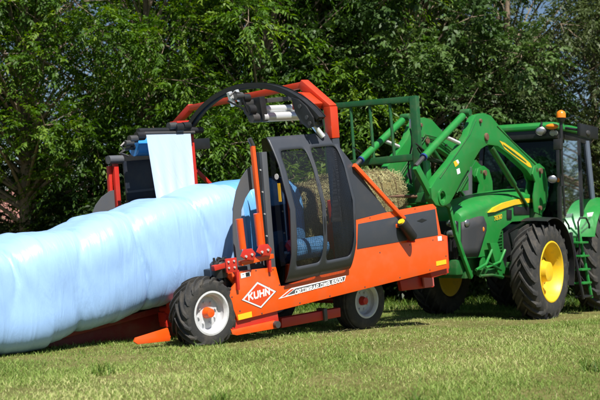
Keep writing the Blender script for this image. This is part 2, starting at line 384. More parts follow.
# ------------------------------------------------------------------ wheels
def tyre_profile(Rt, Rr, Wd):
    h = Rt-Rr
    return [(Rr, .10*Wd), (Rr+.10*h, .03*Wd), (Rr+.45*h, -.01*Wd), (Rr+.80*h, .03*Wd), (Rr+.93*h, .10*Wd), (Rr+.985*h, .22*Wd), (Rt, .4*Wd), (Rt, .6*Wd),
            (Rr+.985*h, .78*Wd), (Rr+.93*h, .90*Wd), (Rr+.80*h, .97*Wd), (Rr+.45*h, 1.01*Wd), (Rr+.10*h, .97*Wd), (Rr, .90*Wd), (Rr-.02, .8*Wd), (Rr-.02, .2*Wd), (Rr, .10*Wd)]
def wheel(parent, name, c, Rt, Rr, Wd, lugs, lugh, rimmat, hubmat, hubr, hubout, dish=.38, tread='lug', label=None, flip=False):
    """axle along l; outer face towards the camera at l = c[1] (flip: away from the camera)"""
    w = bpy.data.objects.new(name, None); COL.objects.link(w); w.parent = parent; w.location = c; w.empty_display_size = .1
    if flip: w.rotation_euler = (0, 0, math.pi)
    if label: w['label'] = label
    t = MB().lathe(tyre_profile(Rt, Rr, Wd), 56)
    if tread == 'lug':
        for side in (-1, 1):
            for k in range(lugs):
                a = 2*math.pi*(k+(.5 if side > 0 else 0))/lugs; vs, fs = [], []
                N = 7
                for i in range(N):
                    q = i/(N-1); tq = -.06+q*1.10
                    l = Wd/2+side*min(tq, 1.0)*Wd*.49; ang = a+.36*q*(.75/Rt)**.3*(1.9*28/lugs/2)
                    rr = Rt-.045*(max(tq, 0)**3)*(Rt/.75)-(0 if q < .99 else .10*(Rt-Rr)); hw = (.021+.007*q)*(Rt/.75)/rr
                    hh = lugh*(1 if q < .9 else .75)
                    for aa, r_ in ((ang-hw*1.25, rr-.02), (ang-hw, rr+hh), (ang+hw, rr+hh), (ang+hw*1.25, rr-.02)):
                        vs.append((r_*math.cos(aa), l, r_*math.sin(aa)))
                for i in range(N-1): fs += [(i*4+j, i*4+j+1, i*4+j+5, i*4+j+4) for j in range(3)]
                fs += [(0, 1, 2, 3), ((N-1)*4+3, (N-1)*4+2, (N-1)*4+1, (N-1)*4)]
                t.add(vs, fs)
    else:                                                # ribbed implement tread
        for q in (.18, .36, .54, .72):
            t.lathe([(Rt-.012, q*Wd), (Rt+lugh, q*Wd+.005), (Rt+lugh, q*Wd+.11*Wd), (Rt-.012, q*Wd+.12*Wd)], 56)
    t.build('tyre', RUBBER, w, ang=32)
    d = dish*Wd
    r = MB().lathe([(Rr-.012, .16*Wd), (Rr+.014, .035*Wd), (Rr+.022, .045*Wd), (Rr+.020, .025*Wd), (Rr-.002, .018*Wd), (Rr-.018, .06*Wd), (Rr-.03, .14*Wd), (Rr*.90, .19*Wd), (Rr*.86, d*.9), (Rr*.78, d*1.02), (Rr*.62, d*.92), (Rr*.45, d*.90), (.02, d*.9), (.02, d*.9+.02), (Rr*.6, d+.06), (Rr*.86, d+.12), (Rr-.012, .9*Wd)], 48)
    r.build('rim', rimmat, w, ang=40)
    hb = MB().lathe([(hubr*1.05, d*.92), (hubr, d-hubout*.45), (hubr*.86, d-hubout*.6), (hubr*.80, d-hubout*.97), (hubr*.66, d-hubout), (.003, d-hubout)], 24)
    hb.build('hub', hubmat, w, ang=30)
    for k in range(8):
        a = 2*math.pi*(k+.3)/8; p = (Rr*.54*math.cos(a), d*.9, Rr*.54*math.sin(a))
        MB().lathe([(.0, -.02), (.013, -.02), (.013, .004)], 6, c=p).build('wheel_nut', rimmat if Rr < .4 else DARKSTEEL, w, smooth=False)
    for k in range(0 if rimmat is not YELLOW else 6):    # holes / slots of the disc
        a = 2*math.pi*(k+.5)/6
        b = MB(); b.lathe([(.0, -.002), (.035, -.002), (.036, .004)], 10, c=(Rr*.76*math.cos(a), d*.985, Rr*.76*math.sin(a))); b.build('rim_slot', BLACK, w)
    return w

# ------------------------------------------------------------------ the bale wrapper
M = Frame(ground_at(208, 346), 44, 7)
wr = empty('bale_wrapper', M.m, 'orange and slate grey wheeled bale wrapping machine with arched black wrapping hoop', 'bale wrapper')
# near side panel and its insets
side_px = [(229, 297), (241, 271), (276, 267), (281, 287), (345, 268), (349, 222), (384, 213), (433, 204), (436, 207), (441, 234), (447, 236), (449, 268), (238, 321)]
sp = MB().prism(M.side(side_px, 0), 0, .05).build('side_panel', ORANGE, wr, bevel=.006)
MB().prism(M.side([(358, 224), (435, 209), (438, 235), (357, 249)], -.002), -.006, .0).build('inset_panel', GREY, sp, bevel=.002)
MB().prism(M.side([(417, 221), (422, 218.5), (427, 220), (422, 222.5)], -.008), -.009, -.006).build('badge', BLACK, sp)
MB().prism(M.side([(240.5, 273.5), (250, 271.5), (250.5, 276), (241, 278.5)], -.002), -.004, 0).build('warning_label', PLAINWHITE, sp)
MB().prism(M.side([(245.5, 272.8), (249.6, 272), (250, 275.8), (246, 276.8)], -.005), -.006, -.004).build('label_print', BLACK, sp)
MB().prism(M.side([(237.5, 315), (251.5, 311.5), (252, 317), (238.5, 320.3)], -.002), -.005, 0).build('reflector', REFLY, sp)
MB().prism(M.side([(436, 261.5), (446, 259.5), (446.3, 263.8), (436.3, 266)], -.002), -.005, 0).build('reflector', REFLY, sp)
MB().prism(M.side([(437.6, 236.5), (441.5, 236), (441.8, 240.5), (438, 241)], -.002), -.004, 0).build('warning_label', PLAINWHITE, sp)
for px in ((232, 297), (243, 274.5), (256, 270.5), (273, 269.5), (279.5, 285), (240, 311), (262, 313.5), (300, 303), (330, 296), (365, 287), (400, 277.5), (430, 270), (443, 240), (446, 256), (352, 260), (380, 252.5), (410, 245), (433, 240), (392, 213.5), (415, 208.8), (370, 217.8)):
    p = M.at(*px, -.002); MB().lathe([(0, -.006), (.008, -.006), (.011, 0)], 6, c=(p[0], .001, p[1])).build('bolt', DARKSTEEL, sp)
# logo
dia = [(242, 300), (257.4, 282), (276, 291.4), (261, 308)]
def shrink(p, k): cx = sum(a for a, _ in p)/len(p); cy = sum(b for _, b in p)/len(p); return [(cx+(a-cx)*k, cy+(b-cy)*k) for a, b in p]
MB().prism(M.side(shrink(dia, 1.04), -.002), -.003, 0).build('logo_edge', DARKSTEEL, sp)
MB().prism(M.side(dia, -.004), -.005, -.003).build('logo_border', PLAINWHITE, sp)
MB().prism(M.side(shrink(dia, .86), -.006), -.007, -.005).build('logo_diamond', LOGO, sp)
put_text('lettering', 'KUHN', M.at(248.6, 301.0, -.01), M.at(270.2, 295.0, -.01), .092, -.0072, PLAINWHITE, sp, stroke=.30, shear=.05)
# model stripe and lettering
MB().prism(M.side([(278.5, 299), (291.5, 288.2), (346, 275.5), (344.5, 281)], -.002), -.003, 0).build('stripe_edge', PLAINWHITE, sp)
MB().prism(M.side([(287, 295.4), (295.6, 288.6), (345, 276.6), (344, 280.4)], -.004), -.005, -.003).build('stripe', STRIPE, sp)
MB().prism(M.side([(281.5, 297.2), (291.3, 289.4), (294.3, 288.8), (285.2, 296.2)], -.004), -.005, -.003).build('stripe_tip', LOGO, sp)
put_words('lettering', 'OPTIWRAP DWB 6500', M.at(295.2, 294.6, -.007), M.at(342.6, 281.9, -.007), .054, -.0052, PLAINWHITE, sp, stroke=.27, shear=.18)
# housing behind the panel
hz_px = M.side([(243, 274), (275, 270), (283, 292), (347, 271), (430, 240), (440, 266), (242, 316)], .05)
MB().prism(hz_px, .055, .34).build('side_housing', BLACK, wr, bevel=.01)
MB().prism(M.side([(334, 140), (352, 163), (387, 212.5), (350, 221), (332, 222)], .01), .006, .03).build('upper_panel', GREY, wr, bevel=.004)
a, b = M.at(354, 165, -.02), M.at(404, 219, -.02)
MB().bar((a[0], -.02, a[1]), (b[0], -.02, b[1]), .05, .055).build('diagonal_strut', ORANGE, wr, bevel=.006)
# rubber buffer with yellow cap
a, b = M.at(401.5, 222, -.08), M.at(413, 238, -.085)
A, B = Vector((a[0], -.08, a[1])), Vector((b[0], -.085, b[1]))
buf = MB().tube([A, A+(B-A)*.06, A+(B-A)*.94, B], [.064, .072, .072, .064], 20).build('buffer_roller', HOSE, wr)
MB().tube([A-(B-A)*.06, A+(B-A)*.02], [.045, .05], 16).build('end_cap', YELLOW, buf)
MB().bar(A+(B-A)*.2, Vector((A.x-.02, .01, A.z-.05)), .05, .05).build('buffer_bracket', ORANGE, wr, bevel=.005)
MB().box((B.x-.03, -.12, B.z-.06), (B.x+.0, .01, B.z-.02)).build('buffer_bracket', RED, wr, bevel=.004)

# curved side hatch with two mesh windows
w0, w1 = .525, 2.275
def arc_l(w):
    q = min(max((w-w0)/(w1-w0), 0), 1)
    return .10*q-.04-.25*math.sin(math.pi*(q**.92))**.85
def hatch(parent, mirror=False, u0=1.22, u1=2.36):
    f = (lambda l: 2.62-l) if mirror else (lambda l: l)
    root = MB(); um = (u0+u1)/2+.0
    cells = [(u0, um), (um, u1)]; wins = []
    N = 72
    for ci, (a, b) in enumerate(cells):
        ia, ib = (a+.085, b-.03) if ci == 0 else (a+.03, b-.05)
        za, zb, rc = w0+.17, w1-.17, .10
        inner, outer = [], []
        for k in range(N):
            th = 2*math.pi*k/N; cx, cz = (ia+ib)/2, (za+zb)/2; hw, hh = (ib-ia)/2, (zb-za)/2
            c_, s_ = math.cos(th), math.sin(th)
            # superellipse-like rounded rectangle
            t_ = th
            e = .20
            px = cx+hw*math.copysign(abs(c_)**e, c_); pz = cz+hh*math.copysign(abs(s_)**e, s_)
            inner.append((px, pz))
            ox, oz = (a+b)/2, (w0+w1)/2; e2 = .0001
            m_ = max(abs(c_), abs(s_)); 
            # matching point on the outer rectangle in superellipse parameter
            qx = math.copysign(abs(c_)**e, c_); qz = math.copysign(abs(s_)**e, s_); mm = max(abs(qx), abs(qz))
            outer.append((ox+(b-a)/2*qx/mm, oz+(w1-w0)/2*qz/mm))
        vs, fs = [], []; K = 5
        for j in range(K):
            t_ = j/(K-1)
            for k in range(N):
                u = inner[k][0]*(1-t_)+outer[k][0]*t_; z = inner[k][1]*(1-t_)+outer[k][1]*t_
                vs.append((u, f(arc_l(z)), z))
        for j in range(K-1): fs += [(j*N+k, j*N+(k+1) % N, (j+1)*N+(k+1) % N, (j+1)*N+k) for k in range(N)]
        root.add(vs, fs); wins.append((ia-.03, ib+.03, za-.03, zb+.03))
    h = root.build('hatch', GREY, parent, ang=25)
    so = h.modifiers.new('thickness', 'SOLIDIFY'); so.thickness = .012; so.offset = 0
    for (a, b, za, zb) in wins:
        vs, fs, uv = [], [], []; K = 24
        for j in range(K+1):
            z = za+(zb-za)*j/K
            for u in (a, b): vs.append((u, f(arc_l(z)+.012), z)); uv.append((u, z))
        fs = [(j*2, j*2+1, j*2+3, j*2+2) for j in range(K)]
        me = bpy.data.meshes.new('mesh_window'); me.from_pydata(vs, [], fs); ul = me.uv_layers.new(name='UVMap')
        for lp in me.loops: ul.data[lp.index].uv = uv[lp.vertex_index]
        me.shade_smooth(); link('mesh_window', me, h, PERF)
    K = 24
    poly = [(f(arc_l(w0+(w1-w0)*j/K)+.02), w0+(w1-w0)*j/K) for j in range(K+1)]+[(f(.17), w1-.01), (f(.17), w0)]
    return h, poly
h1, cap = hatch(wr)
MB().prism_u(cap, 2.33, 2.345).build('hatch_end_plate', GREY, h1)
# rear end of the hatch: dark mesh, with its stickers
SM = MB().prism_u(cap, 1.232, 1.238).build('end_panel', SMOKED, h1, smooth=False)
def uvsheet(name, poly, u, parent):
    tr = tessellate_polygon([[Vector((p[0], p[1], 0)) for p in poly]])
    me = bpy.data.meshes.new(name); me.from_pydata([(u, p[0], p[1]) for p in poly], [], [tuple(t) for t in tr]); ul = me.uv_layers.new(name='UVMap')
    for lp in me.loops: ul.data[lp.index].uv = poly[lp.vertex_index]
    return link(name, me, parent, PERF)
MB().lathe([(0, 0), (.035, 0), (.035, .004)], 18).build('round_sticker', PLAINWHITE, h1)
h1.children[-1].rotation_euler = (0, 0, -math.pi/2); h1.children[-1].location = (1.224, -.05, 1.80)
MB().box((1.222, -.10, 1.50), (1.226, -.055, 1.72)).build('yellow_sticker', REFLY, h1)
NAVY = paint('navy_panel', (.012, .016, .026, 1), .3)
h2 = MB().box((.96, 2.72, 1.30), (1.85, 2.75, 2.14)).build('far_panel', NAVY, wr, bevel=.01)
MB().box((.96, 2.69, 1.70), (1.85, 2.72, 1.73)).build('cross_rail', GUARD, h2)
MB().box((.96, 2.69, 1.56), (1.85, 2.72, 1.60)).build('cross_rail', BLACK, h2)

# rear posts
def uprt(px0, px1, wd, dep, l, mat, name, bev=.005, parent=None):
    a, b = M.at(*px0, l), M.at(*px1, l)
    return MB().bar((a[0], l, a[1]), (b[0], l, b[1]), dep, wd, up=(1, 0, 0)).build(name, mat, parent or wr, bevel=bev)
uprt((262.5, 152), (271.5, 268), .085, .06, .10, GUARD, 'post')
for k in range(5):
    p = M.at(260.5+k*2.1, 170+k*22, .065); MB().lathe([(0, -.008), (.011, -.008), (.011, .004)], 6, c=(p[0], .068, p[1])).build('bolt', STEEL, wr)
uprt((252.5, 146), (263.5, 252), .045, .05, .06, ORANGE, 'post')
uprt((257, 152), (266, 255), .030, .04, .09, BLACK, 'post')
a, b = M.at(249.5, 138.5, .06), M.at(253, 146, .06)
MB().tube([(a[0], .06, a[1]), (b[0], .06, b[1])], .028, 12).build('post_cap', DARKSTEEL, wr)
for (p, q) in (((239.2, 219), (242.8, 249)), ((256.8, 213.5), (260.6, 246))):
    a, b = M.at(*p, -.02), M.at(*q, -.02)
    MB().tube([(a[0], -.02, a[1]), (b[0], -.02, b[1])], .043, 18).build('stake_tube', ORANGE, wr)
# guard plates (near and far), parallel to the side
gp_out = [(262, 164), (254, 165), (247, 169), (241, 178), (236, 191), (233, 207), (232.5, 228), (233, 248), (236, 268), (250, 272), (268, 270)]
gp_hole = [(256, 188), (250, 190), (245, 198), (241, 210), (240.5, 230), (242, 258), (252, 262), (261, 260), (259, 215)]
MB().prism(M.side(gp_out, .2), .19, .205, [M.side(gp_hole, .2)]).build('guard_plate', GUARD, wr)
fp = M.side([(119, 189), (110, 191), (102, 197), (96, 205), (92, 215), (90, 228), (119, 228)], 2.78)
MB().prism(fp, 2.78, 2.795).build('guard_plate', GUARD, wr)
# clamp rail with red brackets
a, b = M.at(240, 263.5, -.01), M.at(272, 256, -.01)
rail = MB().bar((a[0], -.01, a[1]), (b[0], -.01, b[1]), .07, .055).build('clamp_rail', ORANGE, wr, bevel=.006)
def plate(px, l0, l1, mat, name, parent=None): return MB().prism(M.side(px, l0), l0, l1).build(name, mat, parent or wr, bevel=.004)
plate([(225.5, 259), (236.5, 257.5), (238, 272), (227, 273)], -.07, -.05, RED, 'bracket', rail)
for cx, cy in ((249, 253.5), (265, 249)):
    br = plate([(cx-8, cy+3), (cx-5, cy-4), (cx+3, cy-5), (cx+7, cy), (cx+5, cy+7), (cx-3, cy+6)], -.09, -.07, RED, 'bracket', rail)
    plate([(cx-8, cy+3), (cx-5, cy-4), (cx+3, cy-5), (cx+7, cy), (cx+5, cy+7), (cx-3, cy+6)], .03, .05, RED, 'bracket', rail)
    for dx, dy in ((-3, 3), (3, 1)):
        p = M.at(cx+dx, cy+dy, -.095); MB().lathe([(0, -.014), (.016, -.014), (.016, .006)], 6, c=(p[0], -.09, p[1])).build('bolt', STEEL, rail)
for cx, cy in ((228.5, 262), (234, 261), (229, 268), (234.6, 267.4)):
    p = M.at(cx, cy, -.075); MB().lathe([(0, -.012), (.013, -.012), (.013, .006)], 6, c=(p[0], -.07, p[1])).build('bolt', STEEL, rail)
for p0, p1 in (((236.5, 270), (237.5, 290)), ((268.5, 257), (269.5, 272))):
    uprt(p0, p1, .035, .05, -.01, RED, 'rail_leg')
# engine block, hoses and valves behind the wheel
ENG = BLACK
a = M.at(213, 269, .25)
MB().tube([(a[0]-.02, .12, a[1]-.09), (a[0]-.02, .12, a[1]+.07), (a[0]-.02, .12, a[1]+.10)], [.10, .10, .07], 20).build('hydraulic_tank', ENG, wr)
MB().box((a[0]+.05, .12, a[1]-.36), (a[0]+.42, .5, a[1]-.02)).build('valve_block', ENG, wr, bevel=.015)
plate([(221, 262), (226, 262), (243, 288), (240, 292), (222, 270)], .06, .09, ORANGE, 'strut')
plate([(214, 266), (228, 262), (229, 267), (215, 271)], .02, .08, RED, 'valve')
for k in range(6):
    r_ = random.Random(k); x0 = 214+3*k
    p = [Vector((*(lambda q: (q[0], .1+.03*k, q[1]))(M.at(x0+r_.uniform(-2, 2)*j, 264+(-6*math.sin(j*1.1) if j < 3 else 7*j-14)+r_.uniform(-1.5, 1.5), .1+.03*k)),)) for j in range(6)]
    pts = []
    for j in range(len(p)-1):
        for q in range(4):
            t_ = q/4; pts.append(p[j].lerp(p[j+1], t_))
    MB().tube(pts, .013, 6).build('hose', HOSE, wr)
a = [M.at(*q, .05) for q in ((218, 268), (217.5, 264), (219, 260.5), (224, 259.5), (229, 262), (231, 267))]
MB().tube([(q[0], .05, q[1]) for q in a], .012, 8).build('hose', HOSE, wr)

# chassis
MB().box((.05, .82, .14), (4.40, .96, .30)).build('chassis_beam', RED, wr, bevel=.012)
MB().box((.05, 1.86, .14), (4.40, 2.0, .30)).build('chassis_beam', RED, wr, bevel=.012)
for u in (.55, 1.7, 2.85, 4.15):
    MB().box((u, .97, .15), (u+.14, 1.85, .28)).build('cross_member', RED, wr, bevel=.012)
MB().box((.3, .84, .305), (4.3, 1.98, .325)).build('bale_table', DARKSTEEL, wr, bevel=.004)
for u in (2.15, 2.75, 3.35, 3.95):
    for l0 in (.95, 1.80):
        MB().tube([(u, l0-.02, .405), (u+.5, l0-.02, .405)], .075, 16).build('table_roller', DARKSTEEL, wr)
plate([(232.5, 318), (277, 308.5), (279, 322), (231.5, 330)], .03, .06, RED, 'lower_plate')
lp = plate([(230.5, 328.5), (233, 330), (274.5, 320.5), (279.5, 322.5), (279, 328), (237, 335.5), (232.5, 334.5)], .0, .025, ORANGE, 'lower_plate')
p = M.at(276.5, 324.5, -.02); MB().tube([(p[0], -.05, p[1]), (p[0], .3, p[1])], .042, 16).build('roller_end', DARKSTEEL, lp)
a, b = M.at(279, 323, .28), M.at(338, 312, .28)
MB().bar((a[0], .28, a[1]), (b[0], .28, b[1]), .10, .12).build('lower_beam', RED, wr, bevel=.01)
a = M.at(333, 313, .2); MB().box((a[0]-.16, .2, a[1]-.08), (a[0]-.10, .34, a[1]+.08)).build('beam_end', DARKSTEEL, wr, bevel=.005)
plate([(134.5, 342), (136, 338), (168, 328), (171, 337), (170, 341), (138, 344.5)], .30, .33, ORANGE, 'rear_skirt')
plate([(400, 281), (432, 273), (434, 287), (402, 291)], .5, .56, RED, 'drawbar_plate')
plate([(423, 275), (433, 273), (434.5, 286), (425, 288)], .44, .47, paint('pink_red_plate', (.55, .12, .11, 1), .5), 'drawbar_plate')
plate([(430, 272), (448, 267), (449, 273), (432, 278)], .05, .30, RED, 'front_crossbar')
plate([(436, 233), (447.5, 236), (449.5, 268), (446, 275)], .052, .20, RED, 'front_upright')
# ramp rails under the wrapped row, going down to the ground at the rear
RU0 = -1.75
def zloc(u, z): return (z-M.o.z-u*M.u.z)/M.w.z         # world height -> local w at (u), any l
for l in (.98, 1.40):
    MB().bar((RU0, l, zloc(RU0, .06)), (.6, l, .36), .07, .07).build('ramp_rail', SHADERED, wr, bevel=.01)
MB().prism([(RU0+.1, zloc(RU0+.1, .0)), (.75, zloc(.75, .0)), (.75, .36), (RU0+.1, zloc(RU0+.1, .03))], 1.06, 1.32).build('ramp_gap_fill', SHADERED, wr, bevel=.01)  # block added to darken the gap under the row
for k in range(5):
    t_ = k/4.4; u = RU0+.1+t_*2.6
    MB().tube([(u, 1.0, zloc(RU0, .06)+t_*(.36-zloc(RU0, .06))*.95), (u, 1.38, zloc(RU0, .06)+t_*(.36-zloc(RU0, .06))*.95)], .04, 10).build('ramp_roller', DARKSTEEL, wr)

# wrapping hoop: rectangular channel bent to an arch
UH, LC, WC, RA, RB = 1.92, 1.14, 1.70, 1.66, 1.30
def hoop_pt(th, da=0, db=0): return (LC-(RA+da)*math.cos(th), WC+(RB+db)*math.sin(th))
def hoop(u0, u1, r0, r1, t0, t1, n=48):
    vs, fs = [], []
    for i in range(n+1):
        th = t0+(t1-t0)*i/n
        for u, d in ((u0, r0), (u1, r0), (u1, r1), (u0, r1)):
            l, w = hoop_pt(th, d, d); vs.append((u, l, w))
    for i in range(n): fs += [(i*4+j, i*4+(j+1) % 4, i*4+4+(j+1) % 4, i*4+4+j) for j in range(4)]
    fs += [(3, 2, 1, 0), (n*4, n*4+1, n*4+2, n*4+3)]
    return MB().add(vs, fs)
T0, T1 = R(36), R(150)
ho = hoop(UH-.05, UH+.05, -.012, .012, T0, T1).build('hoop', BLACK, wr, ang=30)
hoop(UH-.062, UH-.05, -.04, .022, T0, T1).build('flange', BLACK, ho, ang=30)
hoop(UH+.05, UH+.062, -.04, .022, T0, T1).build('flange', BLACK, ho, ang=30)
hoop(UH-.02, UH+.03, -.055, -.02, T0, T1).build('drive_belt', paint('blue_black_belt', (.03, .045, .07, 1), .3), ho, ang=30)
# portal frame carrying the hoop
UA = 2.32
near_top, cham, foot = M.cr(303, 85, UA), M.cr(330.5, 109, UA), M.cr(333, 136, UA)
far_top, far_ch = M.cr(191, 108, UA), M.cr(176, 124, UA)
def V(lw, u=UA): return Vector((u, lw[0], lw[1]))
portal = MB()
portal.bar(V(cham)+Vector((0, 0, .03)), Vector((UA, cham[0]+.004, 2.20)), .14, .12, up=(0, 1, 0))
po = portal.build('portal_post', PORTAL, wr, bevel=.012)
MB().bar(Vector((UA, cham[0]+.004, 2.199)), Vector((UA+.10, cham[0]+.06, .5)), .13, .11, up=(0, 1, 0)).build('portal_foot', GREY, wr, bevel=.012)
MB().bar(V(near_top)+Vector((-.001, .0, .02)), V(cham)+Vector((-.001, -.02, .0)), .132, .12, up=(0, 0, 1)).build('portal_shoulder', PORTAL, wr, bevel=.012)
MB().bar(V(near_top)+Vector((.001, -.02, 0)), V(far_top), .10, .085).build('portal_beam', PORTAL, wr, bevel=.012)
MB().bar(V(far_top)+Vector((-.001, -.02, .02)), V(far_ch), .10, .09).build('portal_shoulder', RED, wr, bevel=.012)  # far side of the portal: its shade put into a darker red
MB().bar(V(far_ch)+Vector((0, 0, .04)), Vector((UA, far_ch[0], .3)), .13, .12, up=(0, 1, 0)).build('portal_post', RED, wr, bevel=.012)
q = M.cr(300, 109, UA-.12); q2 = M.cr(319, 98, UA-.12)
MB().prism_u([M.cr(299, 92, UA-.1), M.cr(309, 92.5, UA-.1), M.cr(322, 103, UA-.1), M.cr(320, 109, UA-.1), M.cr(300, 109.5, UA-.1)], UA-.24, UA-.08).build('motor_cover', PORTAL, wr, bevel=.012)
p = M.cr(302.5, 106, UA-.25); MB().tube([(UA-.26, *p), (UA-.23, *p)], .025, 10).build('bolt', STEEL, wr)
p = M.cr(178, 126, UA-.2); MB().box((UA-.3, p[0]-.12, p[1]-.08), (UA-.07, p[0]+.06, p[1]+.07)).build('motor_cover', RED, wr, bevel=.01)
# near mount of the hoop
mt = MB()
mpx = [(296, 97), (303, 99), (311, 106), (318, 117), (319, 126), (313, 128), (306, 122), (300, 112)]
mt.prism_u([M.cr(x, y, UH) for x, y in mpx], UH-.09, UH-.066); mt = mt.build('hoop_mount', BLACK, wr, bevel=.004)
MB().prism_u([M.cr(x, y, UH) for x, y in mpx], UH+.066, UH+.09).build('mount_plate', BLACK, mt, bevel=.004)
for x, y in ((305, 106), (312, 117), (315, 123)):
    q = M.cr(x, y, UH); MB().tube([(UH-.10, *q), (UH+.10, *q)], .028, 12).build('mount_pin', DARKSTEEL, mt)
q = M.cr(316, 121, UH); MB().bar((UH, *q), (UA-.05, *M.cr(322, 112, UA)), .06, .08).build('mount_arm', BLACK, mt, bevel=.008)
l_, w_ = hoop_pt(T1); MB().box((UH-.14, l_-.10, w_-.14), (UH+.40, l_+.06, w_+.02)).build('hoop_mount', BLACK, wr, bevel=.02)
# gas strut
p, q = M.cr(307, 117, UH+.05), M.cr(323, 137, UH+.2)
MB().tube([(UH+.05, *p), (UH+.2, *q)], .038, 14).build('gas_strut', STEEL, wr)
# film pre-stretch unit near the top of the hoop
l0 = .82
def ax(px, l): q = M.at(*px, l); return Vector((q[0], l, q[1]))
unit = MB()
unit.bar(ax((258, 97), l0-.02), ax((262, 122), l0-.02), .16, .10, up=(1, 0, 0)); fr = unit.build('stretch_unit', BLACK, wr, bevel=.015)
MB().bar(ax((303, 98), l0-.02), ax((306, 124), l0-.02), .16, .10, up=(1, 0, 0)).build('end_plate', BLACK, fr, bevel=.015)
MB().tube([ax((262, 117.5), l0-.05), ax((304, 115.5), l0-.05)], .062, 20).build('stretch_roller', STEEL, fr)
MB().tube([ax((262, 109.5), l0+.02), ax((304, 107.5), l0+.02)], .05, 20).build('stretch_roller', STEEL, fr)
MB().bar(ax((240, 103), l0+.05), ax((305, 97), l0+.05), .06, .06).build('carrier_bar', DARKSTEEL, fr, bevel=.008)
for k, (x, y, r_) in enumerate(((250, 110, .07), (254, 118, .06), (245, 98, .055), (238, 96, .05), (308, 121, .06), (312, 110, .05))):
    p = ax((x, y), l0-.05); MB().tube([p+Vector((-.05, 0, 0)), p+Vector((.06, 0, 0))], r_, 14).build('sprocket', DARKSTEEL if k % 2 else BLACK, fr)
for k, pts in enumerate([((230, 96), (234, 92), (241, 94), (244, 103), (248, 112)), ((228, 101), (236, 105), (243, 108), (250, 120)), ((300, 92), (307, 98), (312, 106), (310, 118))]):
    MB().tube([ax(q, l0-.08) for q in pts], .012, 6).build('hose', HOSE, fr)
MB().bar(ax((229, 92), l0), ax((234, 106), l0), .05, .06, up=(1, 0, 0)).build('bracket', STEEL, fr, bevel=.008)
MB().bar(ax((236, 90), l0), ax((240, 101), l0), .05, .05, up=(1, 0, 0)).build('bracket', STEEL, fr, bevel=.008)
# second film unit on the far side, feeding the white sheet
l0 = 2.22
u2 = MB().tube([ax((138, 131.5), l0), ax((202, 130), l0)], .045, 16).build('film_arm', BLACK, wr)
MB().tube([ax((142, 133.5), l0-.03), ax((194, 132.5), l0-.03)], .028, 12).build('film_roller', DARKSTEEL, u2)
for (x, y, r_) in ((178, 128, .07), (172, 126, .05), (186, 126, .055), (140, 136, .06), (133, 139, .05), (129, 143, .04)):
    p = ax((x, y), l0-.03); MB().tube([p+Vector((-.06, 0, 0)), p+Vector((.06, 0, 0))], r_, 14).build('sprocket', BLACK if r_ > .05 else DARKSTEEL, u2)
a, b = ax((134, 147), 2.48), ax((176, 146), 2.48)
MB().tube([a, b], .125, 28).build('film_roll', BLUEFILM, u2)
MB().tube([a-Vector((.05, 0, 0)), a], .04, 12).build('roll_core', BLACK, u2)
for k, pts in enumerate([((126, 141), (121, 146), (125, 150), (132, 148)), ((124, 150), (120, 153), (128, 156))]):
    MB().tube([ax(q, l0) for q in pts], .018, 6).build('hose', DARKSTEEL, u2)
MB().bar(ax((127, 150), 2.5), ax((134, 138), 2.4), .05, .05).build('bracket', BLACK, u2)
# stretched film from the roller to the row: a thin sheet with soft folds
tl, tr_ = ax((146, 133.5), l0-.04), ax((190.5, 132.5), l0-.04); bl, br_ = ax((156.5, 199), 1.62), ax((195, 194), 1.62)
vs, fs = [], []; NU, NV = 20, 14
for j in range(NV+1):
    for i in range(NU+1):
        t_, q = j/NV, i/NU; P = tl.lerp(tr_, q).lerp(bl.lerp(br_, q), t_); P.y += .02*math.sin(q*9+1)*t_*(1-t_)+.012*math.sin(q*23)*t_
        vs.append(P)
for j in range(NV): fs += [(j*(NU+1)+i, j*(NU+1)+i+1, (j+1)*(NU+1)+i+1, (j+1)*(NU+1)+i) for i in range(NU)]
sh = MB().add(vs, fs).build('film_sheet', FILMSHEET, wr, ang=80); sh['label'] = 'white stretched film running down from the far roller'
# far red posts and brace
for px0, px1, l, wd in (((109, 166), (112, 226), 2.82, .05), ((115, 163), (119.5, 226), 2.76, .07), ((190.5, 134), (197, 210), 2.3, .065)):
    uprt(px0, px1, wd, .06, l, RED, 'far_post')
a, b = M.at(196, 170, 2.4), M.at(214, 188, 2.4)
MB().bar((a[0], 2.4, a[1]), (b[0], 2.4, b[1]), .05, .05).build('far_brace', RED, wr, bevel=.006)
a, b = M.at(107, 160, 2.80), M.at(158, 156, 2.80)
MB().bar((a[0], 2.80, a[1]), (b[0], 2.80, b[1]), .10, .10).build('far_rail', BLACK, wr, bevel=.012)
MB().tube([(a[0]-.02, 2.74, a[1]), (a[0]+.2, 2.74, a[1]-.01)], .06, 12).build('far_rail_end', GUARD, wr)
# film roll inside the near hatch
a, b = ax((284, 252), .28), ax((322, 246), .28)
MB().tube([a, b], .135, 26).build('film_roll', BLUECRINK, wr)
MB().bar(ax((331, 200), .5), ax((338, 258), .5), .07, .10, up=(1, 0, 0)).build('inner_post', RED, wr, bevel=.01)
MB().prism(M.side([(326, 226), (333, 220), (338, 232), (333, 250), (324, 246)], .42), .40, .44).build('inner_bracket', RED, wr, bevel=.006)

